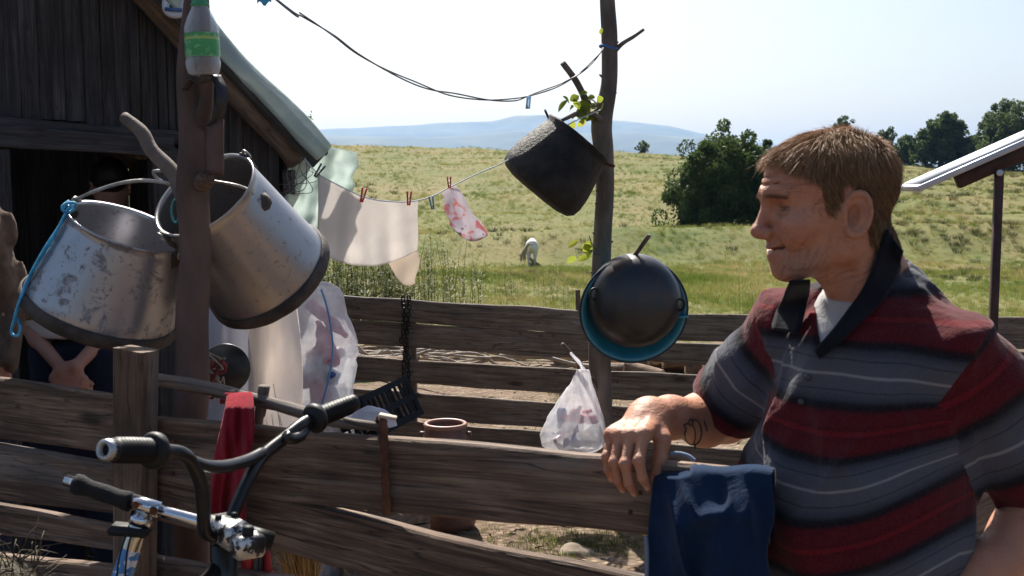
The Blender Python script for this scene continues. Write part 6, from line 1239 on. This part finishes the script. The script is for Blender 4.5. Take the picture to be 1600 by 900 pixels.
# grey undershirt in the open neck
uc = lambda p: smax(core(p) - .004, (((p - bd(.06, 0, 1.418).astype(np.float32)) @ np.array([Fb[0] * .45, Fb[1] * .45, .9], np.float32))).astype(np.float32), .004)
UV, UF = sdf_mesh([(bd(0, 0, 1.32), .24, uc, 0)], .005); kp = np.all(np.linalg.norm(UV[UF] - bd(0, 0, 1.32), axis=2) < .235, 1) & (np.abs(((UV - BC) @ RB)[UF][:, :, 1] + .02).max(1) < .062) & (((UV - BC) @ RB)[UF][:, :, 0].min(1) > .0); obj('undershirt', UV, UF[kp], clothm('grey_tee_cotton', (.42, .40, .40), (.52, .50, .50), .1), man)
def trace(px, py, fn, lift=0.0, y0=1.35, Yd=1.7):
    px = np.atleast_1d(np.asarray(px, float)); py = np.atleast_1d(np.asarray(py, float)); rd_ = np.array([ray(a, b) for a, b in zip(px, py)]); rd_ /= np.linalg.norm(rd_, axis=1)[:, None]; o = np.array([0, 0, CAMZ]); tt = np.full(len(px), y0)
    for _ in range(70): tt = np.minimum(tt + fn((o + rd_ * tt[:, None]).astype(np.float32)) * .8, 3.0)
    out = o + rd_ * (tt - lift)[:, None]; miss = tt > 2.9; out[miss] = [P(a, b, Yd) for a, b in zip(px[miss], py[miss])] if miss.any() else out[miss]; return out
full = lambda p: np.minimum(np.minimum(smin(shirt_torso(p), sll(p), .018), uc(p)), core(p))
navy = clothm('dark_navy_collar', (.009, .010, .014), (.017, .018, .024), .03, 8)
def collar(inner, outer, li, lo_):
    a = smooth_path([np.array([*k, 0.0]) for k in inner], 5); b = smooth_path([np.array([*k, 0.0]) for k in outer], 5); u = np.linspace(0, 1, 7); g = a[:, None] + (b - a)[:, None] * u[None, :, None]
    A = trace(g[..., 0].ravel(), g[..., 1].ravel(), full, np.tile(li + (lo_ - li) * u + .006 * np.sin(u * math.pi), len(a))).reshape(len(a), 7, 3)
    for _ in range(9): A[1:-1] = (A[:-2] + 2 * A[1:-1] + A[2:]) / 4; A[:, 1:-1] = (A[:, :-2] + 2 * A[:, 1:-1] + A[:, 2:]) / 4
    n0, n1 = A.shape[:2]; F = [(i * n1 + j, (i + 1) * n1 + j, (i + 1) * n1 + j + 1, i * n1 + j + 1) for i in range(n0 - 1) for j in range(n1 - 1)]; return solid(A.reshape(-1, 3), F, .0035)
obj('collar', *collar([(1384, 358), (1370, 400), (1354, 440), (1328, 482), (1300, 520), (1274, 548)], [(1412, 392), (1404, 424), (1390, 456), (1356, 494), (1318, 530), (1280, 560)], .016, .010), navy, man)
obj('collar', *collar([(1266, 436), (1263, 465), (1257, 495), (1248, 522)], [(1234, 438), (1221, 468), (1212, 495), (1206, 515)], .020, .014), navy, man)
for px, py in ((1262, 590), (1252, 628)): c = trace(px, py, full, .002)[0]; V, F = lathe([(0, .002), (.005, .0018), (.0055, 0)], 10, Matrix.Translation(Vector(c)) @ Matrix.Rotation(R(90), 4, 'X') @ Matrix.Rotation(R(-20), 4, 'Y')); obj('button', V, F, simple('dark_button', (.03, .03, .035), (.05, .05, .06), .3), man)
# tattoo on the forearm
inkm = simple('faded_ink', (.02, .022, .028), (.045, .04, .042), .6, bump=.0); armf = lambda p: arm_r(p)
for ps in ([(1072, 672), (1070, 682), (1073, 692), (1081, 697), (1090, 695), (1095, 686), (1096, 674), (1092, 662), (1085, 658), (1082, 664), (1086, 676), (1086, 688), (1082, 697)], [(1072, 672), (1069, 666), (1076, 664), (1080, 668)], [(1084, 660), (1080, 657), (1076, 661)], [(1086, 697), (1086, 703)], [(1100, 660), (1103, 668), (1105, 675)]):
    pth = smooth_path(trace([k[0] for k in ps], [k[1] - 2 for k in ps], armf, .0006, 1.6, 1.95), 5); V, F = tube(pth, .0017, 5); obj('tattoo', V, F, inkm, man)
# trousers and shoes
def trs(p):
    d = None
    for s in (-1, 1):
        e = chain(p, [(bd(0, .085 * s, .92), .125), (bd(.02, .10 * s, .62), .098), (bd(.03, .11 * s, .42), .082), (bd(-.02, .12 * s, .10), .075)], .03); d = e if d is None else smin(d, e, .03)
    return smax(d + .006 * fbm(p * 14, 3, 3).astype(np.float32), p[:, 2] - .93, .01)
V, F = sdf_mesh([(bd(0, 0, .5), .62, trs, 0)], .012); obj('trousers', V, F, clothm('dark_jeans', (.02, .03, .06), (.035, .05, .09), .02), man)
for s in (-1, 1): c = bd(.05, .12 * s, .05); V, F = sdf_mesh([(c, .2, lambda p: smax(chain(p, [(bd(-.06, .12 * s, .06), .05), (bd(.05, .125 * s, .055), .048), (bd(.13, .13 * s, .04), .04)], .03), .005 - p[:, 2], .01), 0)], .01); obj('shoe', V, F, rub, man)

# ---- the people in front of the shed
def person(label, base, Fv, H, shirtm, trousm, hairm, armsR, armsL, handR, handL, skin_tone, short=True, headF=None, lean=0.0, hh=.007, sl_end=.45, hem=.97, ar=1.0):
    k = H / 1.72; Fv = np.asarray(Fv, float) / np.linalg.norm(Fv); Lv = np.array([-Fv[1], Fv[0], 0]); b = np.asarray(base, float)
    T = lambda f, l, z: b + Fv * (f + lean * max(0, z - .9)) * k + Lv * l * k + np.array([0, 0, z * k]); Rb = np.stack([Fv, Lv, np.array([0, 0, 1.0])], 1)
    Hd = T(.02, 0, 1.60); hF = np.asarray(headF if headF is not None else Fv, float); hF /= np.linalg.norm(hF); hL = np.cross(np.array([0, 0, 1.0]), hF); hL /= np.linalg.norm(hL); hf_, Rh = head_fn(Hd, hF, hL, k * .95)
    S = [T(-.01, -.16, 1.40), T(-.01, .16, 1.40)]; E = [np.asarray(armsR[0]), np.asarray(armsL[0])]; W = [np.asarray(armsR[1]), np.asarray(armsL[1])]
    def tor(p, g=0.0):
        q = (p - b.astype(np.float32)) @ Rb.astype(np.float32) / k; d = ell(q, (lean * .35, 0, 1.25), (.10 + g, .155 + g, .2 + g)); d = smin(d, ell(q, (lean * .12, 0, 1.02), (.10 + g, .14 + g, .2)), .08); return smin(d, cap(p / k, S[0] / k, S[1] / k, .06 + g, .06 + g), .05) * k
    def trunk(p): return smin(smax(tor(p), (hem + .02) * k - p[:, 2], .01), cap(p, T(-.03, 0, 1.40), Hd - [0, 0, .05 * k], .055 * k, .05 * k), .04)
    hd = [hand_fn(W[i], h[0], h[1], h[2], h[3], .95 * k) for i, h in enumerate((handR, handL))]
    gs = [(Hd, .18, hf_, 0), (T(0, 0, 1.2), .45, trunk, .03)]
    for i in (0, 1):
        c = (S[i] + E[i] + W[i]) / 3; gs.append((c, .36, lambda p, i=i: smin(cap(p, S[i], E[i], .052 * k * ar, .040 * k * ar), chain(p, [(E[i], .040 * k * ar), (E[i] * .65 + W[i] * .35, .040 * k * ar), (W[i], .026 * k * ar ** .5)], .02), .02), .02)); gs.append((hd[i][1], .13, hd[i][0], .012))
    V, F = sdf_mesh(gs, hh); t = thing('person', label, 'person', b); obj('body', V, F, skin, t, attr={'tone': np.tile(np.asarray(skin_tone), (len(V), 1)) * (1 + .1 * fbm(V * 15, 2, 1))[:, None]})
    def sh(p):
        d = tor(p, .022) + .006 * fbm(p * 13, 3, 5).astype(np.float32); d = d if short else d + (.010 * np.sin(np.arctan2(p[:, 1] - b[1], p[:, 0] - b[0]) * 13 + 3 * vnoise(p * 5, 3))).astype(np.float32); d = smax(d, hem * k + b[2] - p[:, 2], .01)
        for i in (0, 1): e = S[i] + (E[i] - S[i]) * (sl_end if short else 1.0); d = smin(d, cap(p, S[i], e, .07 * k, .062 * k), .02)
        if not short:
            for i in (0, 1): d = smin(d, chain(p, [(E[i], .055 * k), (W[i], .040 * k)], .02), .02)
            d = d + (.009 * np.sin(p[:, 0] * 110 + p[:, 1] * 40 + 5 * vnoise(p * np.array([9, 9, 4]), 3))).astype(np.float32)
        return d
    V, F = sdf_mesh([(T(0, 0, 1.2), .55, sh, 0)], .013); obj('shirt', V, F, shirtm, t)
    def tr(p):
        d = None
        for s in (-1, 1): e = chain(p, [(T(0, .075 * s, hem + .03), .112 * k), (T(0, .075 * s, .92), .115 * k), (T(.01, .09 * s, .6), .088 * k), (T(0, .10 * s, .42), .072 * k), (T(-.02, .105 * s, .06), .062 * k)], .03); d = e if d is None else smin(d, e, .03)
        return smax(d + .005 * fbm(p * 14, 3, 8).astype(np.float32), p[:, 2] - (hem + .05) * k, .01)
    V, F = sdf_mesh([(T(0, 0, .55), .6, tr, 0)], .018); obj('trousers', V, F, trousm, t)
    def hr(p):
        q = (p - Hd.astype(np.float32)) @ Rh.astype(np.float32) / (k * .95); d = ell(q, (-.012, 0, .032), (.105, .083, .088)) + .006 * fbm(p * 45, 3, 2).astype(np.float32)
        cut = np.maximum(q[:, 0] * .9 - q[:, 2] - .03, -.085 - q[:, 2]); return smax(d, cut.astype(np.float32), .008) * k
    V, F = sdf_mesh([(Hd, .16, hr, 0)], .006); obj('hair', V, F, hairm, t)
    for s in (-1, 1): V, F = sdf_mesh([(T(.05, .1 * s, .04), .2, lambda p: smax(chain(p, [(T(-.05, .1 * s, .05), .045), (T(.12, .115 * s, .035), .036)], .03), .004 - p[:, 2], .01), 0)], .012); obj('shoe', V, F, rub, t)
    return t
darkhair = simple('dark_hair', (.006, .005, .005), (.014, .011, .009), .5, scale=40, bump=.8)
white_tee = clothm('white_tee', (.60, .56, .53), (.70, .66, .63), .15); red_tee = clothm('red_tee', (.30, .008, .014), (.42, .015, .022), .15); navyt = clothm('navy_trousers', (.012, .016, .032), (.022, .028, .05), .03); jean = clothm('blue_jeans', (.03, .06, .16), (.06, .10, .24), .03)
ribm = NT('brown_ribbed_knit'); v = ribm.coords(rnd=False); wv = ribm.node('TexWave', Vector=v, Scale=46.0, Distortion=3.0, Detail=2.0).outputs['Fac']; ribm.fin(ribm.ramp(wv, [(.2, (.085, .056, .042)), (.8, (.15, .105, .08))]), .9, 0, ribm.bump(wv, .6, .004))
hB = P(112, 584, 3.36); bB = np.array([P(115, 560, 3.55)[0], 3.55, 0])
person('person in white top and dark trousers with hands clasped behind the back', bB + [.03, 0, 0], (.05, 1, 0), 1.5, white_tee, navyt, darkhair, (P(184, 505, 3.56), P(118, 574, 3.395)), (P(38, 505, 3.55), P(98, 578, 3.40)),
       ((-.55, -.12, -.5), (.3, -.9, .3), [(1.0, 1.0, .6)] * 4, 1), ((.55, -.1, -.5), (-.2, -.8, .5), [(1.0, 1.0, .6)] * 4, -1), (.40, .22, .165), True, (-.4, .9, -.2), 0, .0065, .30, 1.28, .68)
person('person in a red shirt standing behind the buckets by the doorway', (P(190, 560, 4.85)[0], 4.85, 0), (-.6, .8, 0), 1.70, red_tee, jean, darkhair, (P(248, 480, 4.93), P(238, 560, 4.95)), (P(128, 480, 4.93), P(130, 560, 4.95)),
       ((0, 0, -1), (1, 0, 0), [(.4, .4, .3)] * 4, 1), ((0, 0, -1), (-1, 0, 0), [(.4, .4, .3)] * 4, -1), (.36, .19, .14), True, (-.35, .93, -.1), .08, .008, .5)
person('person in a brown ribbed cardigan cut off by the left edge', (P(-105, 560, 3.05)[0], 3.05, 0), (.3, 1, 0), 1.80, clothm('brown_knit', (.080, .052, .038), (.15, .105, .078), .05, 30, .8), navyt, darkhair, (P(10, 470, 3.03), P(4, 560, 2.96)), (P(-180, 450, 3.05), P(-160, 560, 2.95)),
       ((0, 0, -1), (1, 0, 0), [(.4, .4, .3)] * 4, 1), ((0, 0, -1), (-1, 0, 0), [(.4, .4, .3)] * 4, -1), (.38, .2, .15), False, None, 0, .009)
